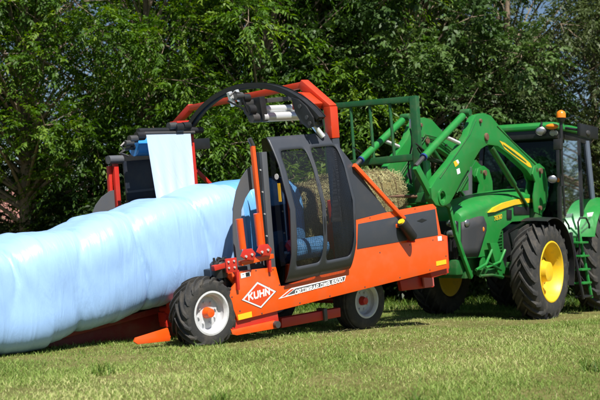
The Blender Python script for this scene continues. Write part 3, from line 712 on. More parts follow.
# wheels of the wrapper
hub = M.at(209.5, 315, 0)
RT = .380
Pw = M.world(hub[0], 0, 0); lw = M.loc((Pw.x, Pw.y, gz(Pw.x, Pw.y)+RT-.018))
wheel(wr, 'wheel', (lw.x, 0, lw.z), RT, .232, .31, 16, .034, WHITE, ORANGE, .062, .10, label='rear wheel with chunky lug tyre and white rim')
u2c = M.at(368, 304, .37)[0]; Pw = M.world(u2c, .37, 0); l2 = M.loc((Pw.x, Pw.y, gz(Pw.x, Pw.y)+.40-.014))
wheel(wr, 'wheel', (l2.x, .37, l2.z), .40, .215, .31, 16, .006, WHITE, RED, .06, .09, tread='rib', label='front wheel with smooth ribbed tyre')
for (u_, w_, r_) in ((lw.x, lw.z, RT), (l2.x, l2.z, .40)):
    Pw = M.world(u_, 2.65, w_); q = M.loc((Pw.x, Pw.y, gz(Pw.x, Pw.y)+r_-.016))
    ll = 2.65 if r_ == RT else 2.45
    wheel(wr, 'wheel', (u_, ll, q.z), r_, .22, .31, 16, .02 if r_ == RT else .006, WHITE, RED, .06, .09, tread='lug' if r_ == RT else 'rib', flip=True)
    MB().tube([(u_, .16 if r_ == RT else .63, w_), (u_, 2.5 if r_ == RT else 2.3, q.z)], .05, 12).build('axle', RED, wr)
    MB().box((u_-.07, .83, w_-.03), (u_+.07, .95, .2)).build('axle_bracket', RED, wr, bevel=.01)
    MB().box((u_-.07, 1.87, w_-.03), (u_+.07, 1.99, .2)).build('axle_bracket', RED, wr, bevel=.01)
    if r_ == RT: MB().box((u_-.05, .32, w_-.04), (u_+.05, .8, w_+.10)).build('axle_bracket', RED, wr, bevel=.01)

# ------------------------------------------------------------------ wrapped bale row (film tube)
from mathutils import noise as mn
tb = empty('wrapped_bale_row', M.m, 'long row of bales sealed in glossy pale blue film', 'wrapped bales')
LT, HL, HW_ = 1.17, .615, .62                            # centre, half width, half height: wrapped square bales
us = np.arange(-8.2, 1.22, .024); NA = 132
creases = [-8.1, -7.2, -6.15, -5.1, -4.1, -3.05, -2.02, -1.12, -.25, .62, 1.5]
def center_z(u):                                        # world height of the row's axis: flat on the ground, then up the ramp
    s_ = u+2.02; k = .30
    return HW_-.105+.243*(k*math.log1p(math.exp(min(s_/k, 40))))
def sq(a, p=3.6):
    c_, s_ = math.cos(a), math.sin(a); r = (abs(c_)**p+abs(s_)**p)**(-1/p); return r*c_, r*s_
verts = []
for u in us:
    ci = min(range(len(creases)), key=lambda i: abs(u-creases[i]))
    cw = (center_z(u)-M.o.z-u*M.u.z)/M.w.z
    hgt = .018*math.sin(ci*2.3+.7)-.03/(1+math.exp((u+1.75)/.12))
    for j in range(NA):
        a = 2*math.pi*j/NA; c_, s_ = math.cos(a), math.sin(a); x, y = sq(a)
        topf = max(0, s_)
        cs = .022+.022*math.sin(ci*1.7+a*2)+.030*topf
        lean = .10*math.sin(a*1.0+ci)+.05*math.sin(a*3+ci*2)
        d_ = abs(u-(creases[ci]+lean))
        fold = cs*math.exp(-(d_/.028)**1.4)+(.034+.016*topf)*math.exp(-(d_/.24)**2)
        nz = mn.noise(Vector((u*1.1, c_*1.1, s_*1.1)))*.020+mn.noise(Vector((u*3.0+a*.6, c_*2.2+7, s_*2.2)))*.008
        near = math.exp(-(d_/.28)**2)
        rg = (mn.noise(Vector((u*9+2.2*s_+1.0*c_, 3.1, a*.5)))*.006+mn.noise(Vector((u*24+4*s_+3*c_, 9.1, a*.9)))*.0038)*(.35+1.6*near)
        sw = ((u+.10*s_+.05*c_)/.21) % 1.0
        dd = -fold+nz+rg+.0045*(sw if sw < .88 else (1-sw)*7.3)
        rr = 1.0
        if u < us[0]+.3: rr = max(.05, (u-us[0]+.01)/.31)**.35
        verts.append((u, LT+(HL*x+dd*c_)*rr, cw+((HW_+hgt)*y+dd*s_)*rr))
n = len(us); vv = np.array(verts)
ii = np.arange(n*NA).reshape(n, NA)
ff = np.stack([ii[:-1].ravel(), np.roll(ii, -1, 1)[:-1].ravel(), np.roll(ii, -1, 1)[1:].ravel(), ii[1:].ravel()], 1)[:, ::-1]
np_mesh('film_skin', vv, ff, mat=FILM, parent=tb, smooth=True)
e0 = vv[:NA]; cpt = e0.mean(0); vs = [tuple(cpt)]+[tuple(p) for p in e0]
MB().add(vs, [(0, 1+j, 1+(j+1) % NA) for j in range(NA)]).build('row_end', FILM, tb)
# darker freshly wrapped bale at the mouth, inside the hoop
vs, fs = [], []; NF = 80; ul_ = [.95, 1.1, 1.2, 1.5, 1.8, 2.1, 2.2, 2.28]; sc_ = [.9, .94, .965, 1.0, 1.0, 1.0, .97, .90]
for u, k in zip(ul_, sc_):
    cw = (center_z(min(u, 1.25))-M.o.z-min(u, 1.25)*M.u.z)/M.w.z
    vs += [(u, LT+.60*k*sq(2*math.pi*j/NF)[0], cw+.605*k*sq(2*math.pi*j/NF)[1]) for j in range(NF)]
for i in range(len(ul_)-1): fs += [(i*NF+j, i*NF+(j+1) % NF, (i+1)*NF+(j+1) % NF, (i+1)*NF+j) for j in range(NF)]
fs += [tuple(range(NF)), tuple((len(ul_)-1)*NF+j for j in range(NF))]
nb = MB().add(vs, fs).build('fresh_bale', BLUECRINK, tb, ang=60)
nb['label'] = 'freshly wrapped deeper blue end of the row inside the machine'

# ------------------------------------------------------------------ straw bales
STRAWCORE = paint('straw_core', (.20, .165, .075, 1), .9, dirt=.8, dirtcol=(.10, .075, .035, 1), scale=25, bump=.9, fine=90, spec=.1)
def straw_bale(u0, u1, lc, wc, hl, hw, label, n=17000):
    e = empty('straw_bale', M.m @ Matrix.Translation((u0, lc, wc)), label, 'bale', 'unwrapped straw bales in the machine')
    L = u1-u0; vs, fs = [], []; NF = 40; st_ = [(0, .90), (.03, .955), (.10, .975), (.5, .985), (.9, .975), (.97, .955), (1, .90)]
    for t, k in st_: vs += [(t*L, hl*k*sq(2*math.pi*j/NF, 5)[0], hw*k*sq(2*math.pi*j/NF, 5)[1]) for j in range(NF)]
    for i in range(len(st_)-1): fs += [(i*NF+j, i*NF+(j+1) % NF, (i+1)*NF+(j+1) % NF, (i+1)*NF+j) for j in range(NF)]
    fs += [tuple(range(NF)), tuple((len(st_)-1)*NF+j for j in range(NF))]
    MB().add(vs, fs).build('bale_core', STRAWCORE, e)
    a = rng.random(n)*2*math.pi; c_, s_ = np.cos(a), np.sin(a); r_ = (np.abs(c_)**5+np.abs(s_)**5)**(-1/5)
    on_end = rng.random(n) < .3
    k = np.where(on_end, np.sqrt(rng.random(n))*.96, .96+.075*rng.random(n)**2+.02*np.sin(a*9+1)*np.sin(a*23))
    sgn = np.where(rng.random(n) < .5, -1., 1.)
    uu = np.where(on_end, L/2+sgn*(L/2-.01+.03*rng.random(n)), rng.random(n)*L)
    P = np.stack([uu, hl*k*r_*c_, hw*k*r_*s_], 1)
    nrm = np.stack([0*a, np.sign(c_)*np.abs(c_)**6, np.sign(s_)*np.abs(s_)**6], 1); nrm /= np.linalg.norm(nrm, axis=1)[:, None]
    out = np.where(on_end[:, None], np.stack([sgn, 0*a, 0*a], 1), nrm)
    rd = rng.normal(0, 1, (n, 3)); d = rd-out*np.sum(rd*out, 1)[:, None]*.80; d /= np.linalg.norm(d, axis=1)[:, None]
    sdv = np.cross(d, out); sdv /= np.linalg.norm(sdv, axis=1)[:, None]+1e-9
    ln = (.035+.09*rng.random(n))[:, None]; wd = (.0016+.002*rng.random(n))[:, None]
    v = np.stack([P-d*ln/2-sdv*wd, P-d*ln/2+sdv*wd, P+d*ln/2+sdv*wd, P+d*ln/2-sdv*wd], 1).reshape(-1, 3)
    st = np_mesh('straw', v, np.arange(4*n).reshape(n, 4), rng.random(n), STRAW, e); st['kind'] = 'stuff'
    for q in (.2, .5, .8):                              # twine
        pts = [(q*L, hl*1.0*sq(2*math.pi*j/48, 5)[0], hw*1.0*sq(2*math.pi*j/48, 5)[1]) for j in range(49)]
        MB().tube(pts, .004, 5, caps=False).build('twine', RUST, e)
    return e
straw_bale(2.31, 3.28, 1.17, 1.005, .59, .60, 'straw bale inside the machine behind the mesh windows of the hatch')
straw_bale(3.32, 4.34, 1.17, 1.045, .60, .64, 'straw bale on the loading table below the green loader gate')

# ------------------------------------------------------------------ tractor with front loader
T = Frame(ground_at(548, 319), 54, 0)
tr = empty('tractor', T.m, 'green tractor with yellow wheels, closed cab and raised front loader', 'tractor')
LCT = 1.13                                               # centre line
def tax(px, l): q = T.at(*px, l); return Vector((q[0], l, q[1]))
def tplate(px, l, th, mat, name, parent=None, bev=.005, holes=()):
    return MB().prism(T.side(px, l), l, l+th, [T.side(h, l) for h in holes]).build(name, mat, parent or tr, bevel=bev)
uf, RF, RR = .22, .775, 1.0
ur = uf+3.02
wheel(tr, 'wheel', (uf, 0, RF-.02), RF, .485, .44, 20, .058, YELLOW, YELLOW, .20, .22, dish=.62, label='near front wheel with yellow rim')
wheel(tr, 'wheel', (uf, 2*LCT, RF-.02), RF, .485, .44, 20, .042, YELLOW, YELLOW, .20, .26, dish=.62, flip=True)
zr = gz(0, 18.2)-gz(0, T.o.y)
wheel(tr, 'wheel', (ur, .02, RR+zr-.02), RR, .52, .52, 20, .05, YELLOW, YELLOW, .16, .12, dish=.4)
wheel(tr, 'wheel', (ur, 2*LCT-.02, RR+zr-.02), RR, .52, .52, 20, .05, YELLOW, YELLOW, .16, .12, dish=.4, flip=True)
# chassis, axles
MB().box((-1.25, LCT-.24, .72), (2.2, LCT+.26, 1.15)).build('chassis', DKGREEN, tr, bevel=.04)
MB().bar((uf, .40, RF-.03), (uf, LCT-.25, RF+.02), .22, .24).build('front_axle', DKGREEN, tr, bevel=.04)
MB().bar((uf, 2*LCT-.40, RF-.03), (uf, LCT+.25, RF+.02), .22, .24).build('front_axle', DKGREEN, tr, bevel=.04)
MB().box((ur-.25, .5, .75), (ur+.25, 2*LCT-.5, 1.2)).build('rear_axle', DKGREEN, tr, bevel=.05)
MB().box((1.9, LCT-.45, .6), (ur+.3, LCT+.45, 1.3)).build('gearbox', DKGREEN, tr, bevel=.05)
MB().tube([(uf-.28, .42, .66), (uf-.28, 1.0, .72)], .035, 12).build('steering_cylinder', DARKSTEEL, tr)
MB().box((-.55, LCT-.36, .80), (1.2, LCT+.36, 1.55)).build('engine', BLACK, tr, bevel=.05)
# fuel tank and step side
MB().box((.95, .42, .62), (1.75, .86, 1.30)).build('fuel_tank', BLACK, tr, bevel=.06)
# bonnet: lofted rounded sections
def section(hw, top, bot, rc, n=9):
    pts = [(-hw, bot)]
    for i in range(n+1):
        a = math.pi-i*math.pi/2/n; pts.append((-hw+rc+rc*math.cos(a), top-rc*.55+rc*.55*math.sin(a)))
    for i in range(n+1):
        a = math.pi/2-i*math.pi/2/n; pts.append((hw-rc+rc*math.cos(a), top-rc*.55+rc*.55*math.sin(a)))
    return pts+[(hw, bot)]
secs = [(-1.50, .27, 1.66, 1.05, .2), (-1.46, .33, 1.74, 1.02, .24), (-1.36, .37, 1.80, 1.0, .26), (-1.15, .395, 1.86, 1.0, .28), (-.8, .41, 1.93, 1.02, .28), (-.45, .42, 1.99, 1.12, .28), (-.2, .425, 2.03, 1.45, .28), (.2, .43, 2.08, 1.58, .28), (.7, .44, 2.13, 1.60, .28), (1.3, .45, 2.18, 1.6, .28)]
vs, fs = [], []
for (u, hw, top, bot, rc) in secs: vs += [(u, LCT+y, z) for y, z in section(hw, top, bot, rc)]
m = len(vs)//len(secs)
for i in range(len(secs)-1): fs += [(i*m+j, i*m+j+1, (i+1)*m+j+1, (i+1)*m+j) for j in range(m-1)]
fs += [tuple(range(m)), tuple(range((len(secs)-1)*m+m-1, (len(secs)-1)*m-1, -1))]
hd = MB().add(vs, fs).build('bonnet', GREEN, tr, ang=28)
LH = LCT-.43
# dark side screens and grille wrapping the nose
SCREEN = paint('charcoal_screen', (.035, .037, .042, 1), .55, dirt=.2, bump=.3, fine=220)
def side_screen(sgn):
    hwf = lambda u: float(np.interp(u, [s_[0] for s_ in secs], [s_[1] for s_ in secs]))
    vs, fs = [], []; n = 20
    for i in range(n+1):
        u = -1.47+.70*i/n; t = i/n
        top = 1.56+.10*math.sin(math.pi*min(t*1.15, 1)*.55)-.25*max(0, t-.85)/.15*.5; bot = 1.02+.42*max(0, t-.62)/.38
        for k in range(5):
            z = bot+(max(top, bot+.01)-bot)*k/4; vs.append((u, LCT+sgn*(hwf(u)+.006), z))
    for i in range(n): fs += [(i*5+k, i*5+k+1, i*5+k+6, i*5+k+5) for k in range(4)]
    o = MB().add(vs, fs).build('side_screen', SCREEN, hd, ang=60); md = o.modifiers.new('thickness', 'SOLIDIFY'); md.thickness = .016; md.offset = 0
for sgn in (-1, 1): side_screen(sgn)
gr = MB().box((-1.545, LCT-.30, .98), (-1.49, LCT+.30, 1.58)).build('grille', BLACK, hd, bevel=.03)
for k in range(9):
    MB().box((-1.562, LCT-.26+k*.062, 1.0), (-1.545, LCT-.235+k*.062, 1.30)).build('grille_bar', BLACK, gr)
for sgn in (-1, 1):
    for z in (1.38, 1.54):
        MB().ellipsoid((-1.535, LCT+sgn*.19, z), (.05, .095, .062), 18, 10).build('headlight', LENS, hd)
        MB().lathe([(.075, 0), (.095, -.02), (.10, .02)], 20).build('headlight_ring', BLACK, hd)
        o = hd.children[-1]; o.rotation_euler = (0, 0, -math.pi/2); o.scale = (1.05, 1, .7); o.location = (-1.55, LCT+sgn*.19, z)
    MB().ellipsoid((-1.35, LCT+sgn*.375, 1.545), (.085, .028, .065), 16, 9).build('corner_light', LENS, hd)
    MB().ellipsoid((-.88, LCT+sgn*.418, 1.45), (.02, .02, .04), 10, 6).build('marker', AMBER, hd)
# yellow stripe, model number, vents
ly = LH-.008
stripe = [(-.72, 1.72), (-.55, 1.80), (-.2, 1.885), (.3, 1.955), (.75, 1.985), (1.1, 1.99), (1.1, 1.93), (.7, 1.90), (.25, 1.86), (-.2, 1.79), (-.5, 1.735)]
MB().prism(stripe, LCT-.452, LCT-.41).build('stripe', YELLOW, hd)
MB().prism(stripe, LCT+.41, LCT+.452).build('stripe', YELLOW, hd)
put_text('lettering', '7830', (-.50, 1.585), (-.20, 1.63), .075, LCT-.428, YELLOW, hd, stroke=.26, shear=.2)
MB().box((-.02, LCT-.448, 1.62), (.16, LCT-.40, 1.78)).build('side_vent', BLACK, hd, bevel=.015)
MB().box((.25, LCT-.452, 1.84), (.9, LCT-.40, 1.70)).build('side_vent', BLACK, hd, bevel=.015)
low = MB().prism([(-.95, .80), (-.80, 1.30), (-.50, 1.50), (-.1, 1.50), (-.06, 1.0), (-.3, .78)], LCT-.40, LCT-.36).build('lower_panel', GREEN, tr, bevel=.015)
for k in range(7):
    MB().bar((-.36, LCT-.408, 1.10+k*.05), (-.14, LCT-.408, 1.12+k*.05), .02, .018).build('louvre', DKGREEN, low)
# nose support and front weight frame
MB().box((-1.58, LCT-.30, .74), (-1.1, LCT+.30, .98)).build('front_support', DKGREEN, tr, bevel=.03)
# brush guard bars in front of the bonnet
for l in (.78, 1.48):
    p = [tax((444, 203), .78), tax((449, 206), .78), tax((455, 232), .78), tax((463, 256), .78), tax((471, 277), .78)]
    off = l-.78
    pp = [Vector((q.x, q.y+off, q.z)) for q in p]
    gb = MB()
    for i in range(len(pp)-1): gb.bar(pp[i], pp[i+1]+(pp[i+1]-pp[i]).normalized()*.01, .05, .075, up=(1, 0, 0))
    gb.build('brush_guard', GREEN, tr, bevel=.006)
p = tax((471, 277), .78); MB().box((p.x-.16, .80, p.z-.02), (p.x+.10, 1.46, p.z+.10)).build('guard_bracket', DKGREEN, tr, bevel=.01)
a = tax((444, 203), .78); MB().tube([(a.x, .78, a.z), (a.x, 1.48, a.z)], .03, 10).build('guard_rail', GREEN, tr)
# loader subframe legs and hydraulic bits
tplate([(490, 243), (498, 243), (506, 270), (503, 279), (499, 276)], .60, .06, GREEN, 'subframe_leg')
for k, pts in enumerate([((487, 262), (494, 266), (501, 270)), ((476, 270), (486, 264), (492, 250)), ((480, 276), (492, 275), (503, 277)), ((505, 250), (500, 262), (486, 268))]):
    MB().tube([tax(q, .55) for q in pts], .022, 8).build('hydraulic_pipe', GREEN if k % 2 else DKGREEN, tr)
MB().box((-.9, .62, .70), (.95, LCT-.30, .82)).build('loader_subframe', DKGREEN, tr, bevel=.02)
MB().box((-.9, LCT+.30, .70), (.95, 2*LCT-.62, .82)).build('loader_subframe', DKGREEN, tr, bevel=.02)
# near front mudguard
for l, sg in ((-.03, 1), (2*LCT-.43, 1)):
    fd = MB().lathe([(RF+.09, l), (RF+.105, l), (RF+.115, l+.2), (RF+.105, l+.46), (RF+.09, l+.46), (RF+.10, l+.2), (RF+.09, l)], 30, c=(uf+.03, 0, RF-.01), a0=R(-18), a1=R(112))
    fd.build('mudguard', BLACK, tr, ang=40)
    MB().bar((uf, l+.42, RF+.85), (uf, LCT+(-.3 if l < .5 else .3), RF+.6), .06, .04).build('mudguard_stay', BLACK, tr)

# cab
CU0, CU1, CL0, CL1 = 1.46, 3.05, .30, 2*LCT-.30
zc0, zc1 = 1.42, 3.12
def qbar(p, q, w, mat, name, h=None, parent=None): return MB().bar(p, q, w, h or w, up=(1, 0, 0)).build(name, mat, parent or tr, bevel=.012)
cab = MB().box((CU0+.02, CL0+.05, 1.15), (CU1, CL1-.05, 1.46)).build('cab_floor', BLACK, tr, bevel=.03)
for l, s_ in ((CL0, 1), (CL1, -1)):
    qbar((CU0-.06, l+.03*s_, 1.46), (CU0+.06, l+.10*s_, zc1), .07, BLACK, 'cab_pillar', .09)
    qbar((CU1-.62, l, 1.46), (CU1-.58, l+.08*s_, zc1), .05, BLACK, 'cab_pillar', .07)
    qbar((CU1, l+.02*s_, 1.75), (CU1-.14, l+.10*s_, zc1), .07, paint('blue_grey_pillar', (.10, .125, .17, 1), .35) if l == CL0 else BLACK, 'cab_pillar', .16)
qbar((CU0-.1, LCT, 1.5), (CU0, LCT, 1.98), .06, BLACK, 'dash_support')
# glass panes
def pane(name, pts): MB().add([Vector(p) for p in pts], [tuple(range(len(pts)))]).build(name, GLASS, tr, smooth=False)
pane('windscreen', [(CU0-.05, CL0+.05, 1.50), (CU0-.05, CL1-.05, 1.50), (CU0+.06, CL1-.12, zc1-.02), (CU0+.06, CL0+.12, zc1-.02)])
pane('side_window', [(CU0-.02, CL0+.02, 1.30), (CU1-.63, CL0+.0, 1.30), (CU1-.59, CL0+.08, zc1), (CU0+.08, CL0+.10, zc1)])
pane('side_window', [(CU1-.60, CL0+.0, 1.60), (CU1-.02, CL0+.02, 1.80), (CU1-.15, CL0+.10, zc1), (CU1-.57, CL0+.08, zc1)])
pane('side_window', [(CU0-.02, CL1-.02, 1.30), (CU1-.02, CL1-.02, 1.60), (CU1-.15, CL1-.10, zc1), (CU0+.08, CL1-.10, zc1)])
pane('rear_window', [(CU1, CL0+.05, 1.6), (CU1, CL1-.05, 1.6), (CU1-.14, CL1-.12, zc1), (CU1-.14, CL0+.12, zc1)])
# roof
ro = MB()
outl = [(CU0-.16, CL0+.14), (CU0-.10, CL0+.04), (CU1+.05, CL0+.02), (CU1+.20, CL0+.16), (CU1+.20, CL1-.16), (CU1+.05, CL1-.02), (CU0-.10, CL1-.04), (CU0-.16, CL1-.14)]
k_ = len(outl); cu, cl = (CU0+CU1)/2, LCT
lay = [(zc1+.09, .98), (zc1+.11, 1.0), (zc1+.17, 1.0), (zc1+.215, .96), (zc1+.245, .82), (zc1+.255, .3)]
vs = [(cu+(u-cu)*s_, cl+(l-cl)*s_, z) for z, s_ in lay for u, l in outl]
fs = [(i*k_+j, i*k_+(j+1) % k_, (i+1)*k_+(j+1) % k_, (i+1)*k_+j) for i in range(len(lay)-1) for j in range(k_)]+[tuple(range(k_-1, -1, -1)), tuple((len(lay)-1)*k_+j for j in range(k_))]
ro.add(vs, fs); roof = ro.build('cab_roof', GREEN, tr, bevel=.012)
MB().box((CU0-.13, CL0+.08, zc1-.06), (CU1+.10, CL1-.08, zc1+.10)).build('roof_lining', BLACK, roof, bevel=.02)
def lamp(px, l, r, mat, name, parent=roof):
    p = tax(px, l)
    o = MB().lathe([(0, -.03), (r*.6, -.027), (r*.86, -.015), (r*.9, .0)], 20).build(name, mat, parent)
    o.location = p; o.rotation_euler = (0, 0, R(-62)); o.scale = (1, 1, .8)
    q = MB().lathe([(r*.88, -.012), (r, -.02), (r*1.03, .0), (r*.85, .06), (r*.3, .10), (0, .105)], 20).build('lamp_housing', BLACK, parent)
    q.location = p; q.rotation_euler = (0, 0, R(-62)); q.scale = (1, 1, .8); return p
p = lamp((541, 131), .62, .10, LENS, 'work_light'); MB().tube([p, p+Vector((.03, 0, .16))], .02, 8).build('lamp_bracket', BLACK, roof)
p = lamp((553.5, 133), .42, .085, paint('grey_lens', (.35, .37, .33, 1), .2), 'work_light')
a = tax((552, 126.5), .40); MB().ellipsoid(a, (.08, .12, .05), 16, 9).build('indicator', AMBER, roof)
# beacon on its post, hand rail
a = tax((561, 119), .22); MB().tube([(a.x, a.y, 2.2), (a.x, a.y, a.z-.01)], .03, 10).build('beacon_post', BLACK, tr)
bc = MB().lathe([(0, .02), (.075, .02), (.08, .0), (.06, -.03)], 20)
b0 = MB().tube([a+Vector((0, 0, -.05)), a+Vector((0, 0, .02))], [.06, .085], 18).build('beacon_base', BLACK, tr)
MB().tube([a+Vector((0, 0, .02)), a+Vector((0, 0, .09)), a+Vector((0, 0, .13)), a+Vector((0, 0, .155))], [.082, .08, .062, .02], 20).build('beacon_lens', AMBER, b0)
a = tax((560, 138), .2); b = tax((565, 216), .2)
MB().tube([a, b], .022, 8).build('hand_rail', BLACK, tr)
MB().box((a.x-.06, .17, a.z-.20), (a.x+.06, .30, a.z-.02)).build('rail_bracket', BLACK, tr, bevel=.01)
# big mirror
a = tax((579, 123), .05); b = tax((597, 140), .05)
mi = MB().box((a.x, .02, b[2]), (b.x, .09, a.z)).build('mirror', BLACK, tr, bevel=.02)
MB().tube([(a.x+.1, .08, (a.z+b.z)/2), (a.x+.1, .36, (a.z+b.z)/2+.06)], .025, 8).build('mirror_arm', BLACK, mi)
c_ = tax((589, 133), .0); MB().ellipsoid((c_.x, .015, c_.z), (.10, .02, .05), 12, 8).build('mirror_knob', DARKSTEEL, mi)
MB().tube([tax(q, .3) for q in ((566, 119), (574, 116), (584, 120))], .012, 6).build('mirror_stay', BLACK, roof)
# lamp on the near front pillar
p = lamp((552.5, 179), .30, .085, LENS, 'pillar_light', tr); a = tax((558, 180), .3)
MB().ellipsoid(a, (.03, .03, .04), 10, 7).build('indicator', AMBER, tr)
MB().tube([p, (CU0, CL0+.05, p.z)], .02, 8).build('lamp_arm', BLACK, tr)
# seat, steering wheel, column
se = MB().box((2.05, LCT-.27, 1.62), (2.55, LCT+.27, 1.78)).build('seat', SEATM, tr, bevel=.05)
MB().box((2.50, LCT-.25, 1.74), (2.64, LCT+.25, 2.45)).build('seat_back', SEATM, se, bevel=.05)
MB().box((2.15, LCT-.18, 1.40), (2.45, LCT+.18, 1.62)).build('seat_base', BLACK, se, bevel=.02)
MB().tube([(1.62, LCT, 1.46), (1.82, LCT, 2.12)], .05, 10).build('steering_column', BLACK, tr)
st = MB(); ringp = []
ctr = Vector((1.84, LCT, 2.16)); ax_ = Vector((.35, 0, .93)).normalized(); e1 = Vector((0, 1, 0)); e2 = ax_.cross(e1)
st.tube([ctr+(e1*math.cos(t*math.pi/12)+e2*math.sin(t*math.pi/12))*.2 for t in range(25)], .018, 8)
for t in (0, 2.1, 4.2): st.tube([ctr, ctr+(e1*math.cos(t)+e2*math.sin(t))*.2], .014, 6)
st.build('steering_wheel', BLACK, tr)
MB().box((1.50, CL0+.12, 1.46), (1.75, CL0+.40, 1.95)).build('side_console', BLACK, tr, bevel=.04)
# rear mudguards (green), seen beside the cab
for l, s_ in ((-.0, 1), (2*LCT-.50, -1)):
    c = MB().lathe([(RR+.10, l), (RR+.12, l), (RR+.125, l+.5), (RR+.105, l+.5), (RR+.10, l)], 30, c=(ur, 0, RR+zr), a0=R(30), a1=R(160))
    c.build('rear_mudguard', GREEN, tr, ang=40)
    ins = l+.42 if s_ > 0 else l+.04
    poly = [(ur+(RR+.10)*math.cos(t), RR+zr+(RR+.10)*math.sin(t)) for t in [R(30+13*i) for i in range(11)]]
    MB().prism(poly, ins, ins+.03).build('mudguard_wall', DKGREEN, tr)
tplate([(587, 213), (594, 212), (594.5, 216), (587.5, 217)], .12, .004, PLAINWHITE, 'label_plate')
MB().box((1.52, .30, 1.12), (2.25, .42, 1.34)).build('cab_sill', GREEN, tr, bevel=.02)
# ladder
LADG = GREEN
ste = []
for k, (y0, d) in enumerate(((218, 0), (234, .02), (247, .05), (260, .08), (272, .1))):
    a = tax((581-1.0*k, y0+6), .22-d*.6)
    MB().box((1.66+.02*k, .02-d*.4+.05, 1.20-.24*k), (2.08+.02*k, .30-d, 1.235-.24*k)).build('step', LADG if k < 4 else BLACK, tr, bevel=.006)
for u in (1.655, 2.07):
    MB().bar((u, .24, 1.40), (u+.09, .05, .22), .04, .06, up=(1, 0, 0)).build('ladder_side', LADG if u > 1.8 else BLACK, tr, bevel=.006)
rl = [tax(q, .12) for q in ((580, 268), (579, 240), (578, 222), (580, 218), (586, 218), (589, 224), (592, 250), (594, 262))]
MB().tube(rl, .018, 8).build('ladder_rail', BLACK, tr)
# exhaust stack at the far side of the bonnet
MB().tube([(.62, 2*LCT-.50, 1.7), (.62, 2*LCT-.50, 2.55), (.62, 2*LCT-.50, 2.6), (.62, 2*LCT-.50, 3.25)], [.11, .11, .06, .06], 18).build('exhaust_stack', GUARD, tr)

# loader
LA = .60; LTH = .115; SEP = 1.06
arm_px = [(431, 188), (437, 178), (452, 160), (468, 135), (472, 122), (476, 115), (484, 113), (491, 115.5), (497, 123), (512, 140), (538, 164), (542, 172), (541, 182), (534, 180), (527, 170), (511, 155.5), (498, 146), (488, 144.5), (481, 149), (473, 162), (462, 180), (454, 196), (450, 203), (443, 207), (436, 205), (432, 199)]
hole_px = [(442+3.4*math.cos(t*math.pi/6), 197+3.9*math.sin(t*math.pi/6)) for t in range(12)]
arms = []
for l in (LA, LA+SEP):
    d = l-LA
    pu = T.side(arm_px, LA); hu = T.side(hole_px, LA)
    arm = MB().prism(pu, l, l+LTH, [hu]).build('loader_arm', GREEN, tr, bevel=.008); arms.append(arm)
    hc = T.at(442, 197, LA)
    ringm = MB().lathe([(.09, -.015), (.125, -.015), (.125, LTH+.015), (.09, LTH+.015), (.09, -.015)], 24, c=(hc[0], l, hc[1])); ringm.build('pivot_ring', GREEN, arm, ang=30)
    for px, r_ in (((486, 137), .065), ((535.5, 170), .05), ((480, 121), .035)):
        c = T.at(*px, LA); MB().lathe([(0, -.03), (r_*.8, -.03), (r_, -.02), (r_, .0)], 18, c=(c[0], l, c[1])).build('pivot_pin', RUST, arm)
    c0, c1 = tax((486, 137), LA), tax((495, 146), LA)
    # tower bracket
    tw = [(533, 166), (538, 163.5), (543, 168), (546, 180), (546.5, 196), (544, 208), (540, 215), (533, 212), (532, 196), (534, 182), (531, 174)]
    tow = MB().prism(T.side(tw, LA), l-.03, l-.004).build('loader_tower', GREEN, tr, bevel=.006)
    MB().prism(T.side(tw, LA), l+LTH+.004, l+LTH+.03).build('tower_plate', GREEN, tow, bevel=.006)
    for px, r_ in (((538, 171), .05), ((537.5, 208), .04)):
        c = T.at(*px, LA); MB().lathe([(0, -.05), (r_, -.05), (r_, .0)], 16, c=(c[0], l-.02, c[1])).build('pivot_pin', RUST, tow)
    b0 = T.at(538, 212, LA); MB().box((b0[0]-.16, l-.02, .72), (b0[0]+.16, l+LTH+.02, b0[1]+.06)).build('tower_post', DKGREEN, tow, bevel=.015)
    # lift cylinder and rod
    p, q = tax((494, 147), LA), tax((530.5, 206), LA); p.y = q.y = l+LTH/2+.0
    MB().tube([p, p.lerp(q, .62)], .05, 14).build('lift_cylinder', DKGREEN, tr); MB().tube([p.lerp(q, .55), q], .028, 12).build('lift_rod', DKGREEN, tr)
    # levelling / tilt cylinder lying above the front of the arm
    p, q = tax((469, 112.5), LA), tax((427, 157), LA); p.y = q.y = l+LTH/2
    MB().tube([p.lerp(q, .08), q], .056, 18).build('tilt_cylinder', GREEN, tr)
    e_ = tax((419, 166), LA); e_.y = l+LTH/2
    MB().tube([q-(q-p).normalized()*.02, q+(q-p).normalized()*.012], .057, 16).build('cylinder_gland', BLUEHOSE, tr)
    MB().tube([q, e_], .032, 10).build('tilt_rod', DARKSTEEL, tr)
    MB().lathe([(.0, -.08), (.055, -.08), (.06, -.065), (.06, .065), (.055, .08), (0, .08)], 18, c=tuple(p)).build('cylinder_eye', DKGREEN, tr)
    p, q = tax((452, 149), LA), tax((466, 157), LA); p.y = q.y = l+.02
    MB().tube([tax((449, 137), LA)+Vector((0, l-LA+.05, 0)), tax((462, 143), LA)+Vector((0, l-LA+.05, 0))], .03, 10).build('chrome_rod', WHITE, tr)
    lk = MB().prism(T.side([(462, 182), (467, 172), (473, 171), (476, 177), (476, 190), (462, 192)], LA), l+LTH+.01, l+LTH+.05).build('link_plate', GREEN, arm, bevel=.006)
    for k in range(4):
        pts = []
        for j in range(12):
            t_ = j/11; pts.append(tax((424+t_*36+k*1.6+2*math.sin(t_*7+k), 143+t_*26+k*1.3+3*math.sin(t_*5)), LA)+Vector((0, l-LA+LTH+.02+.02*k, 0)))
        MB().tube(pts, .012, 6).build('hydraulic_hose', HOSE, tr)
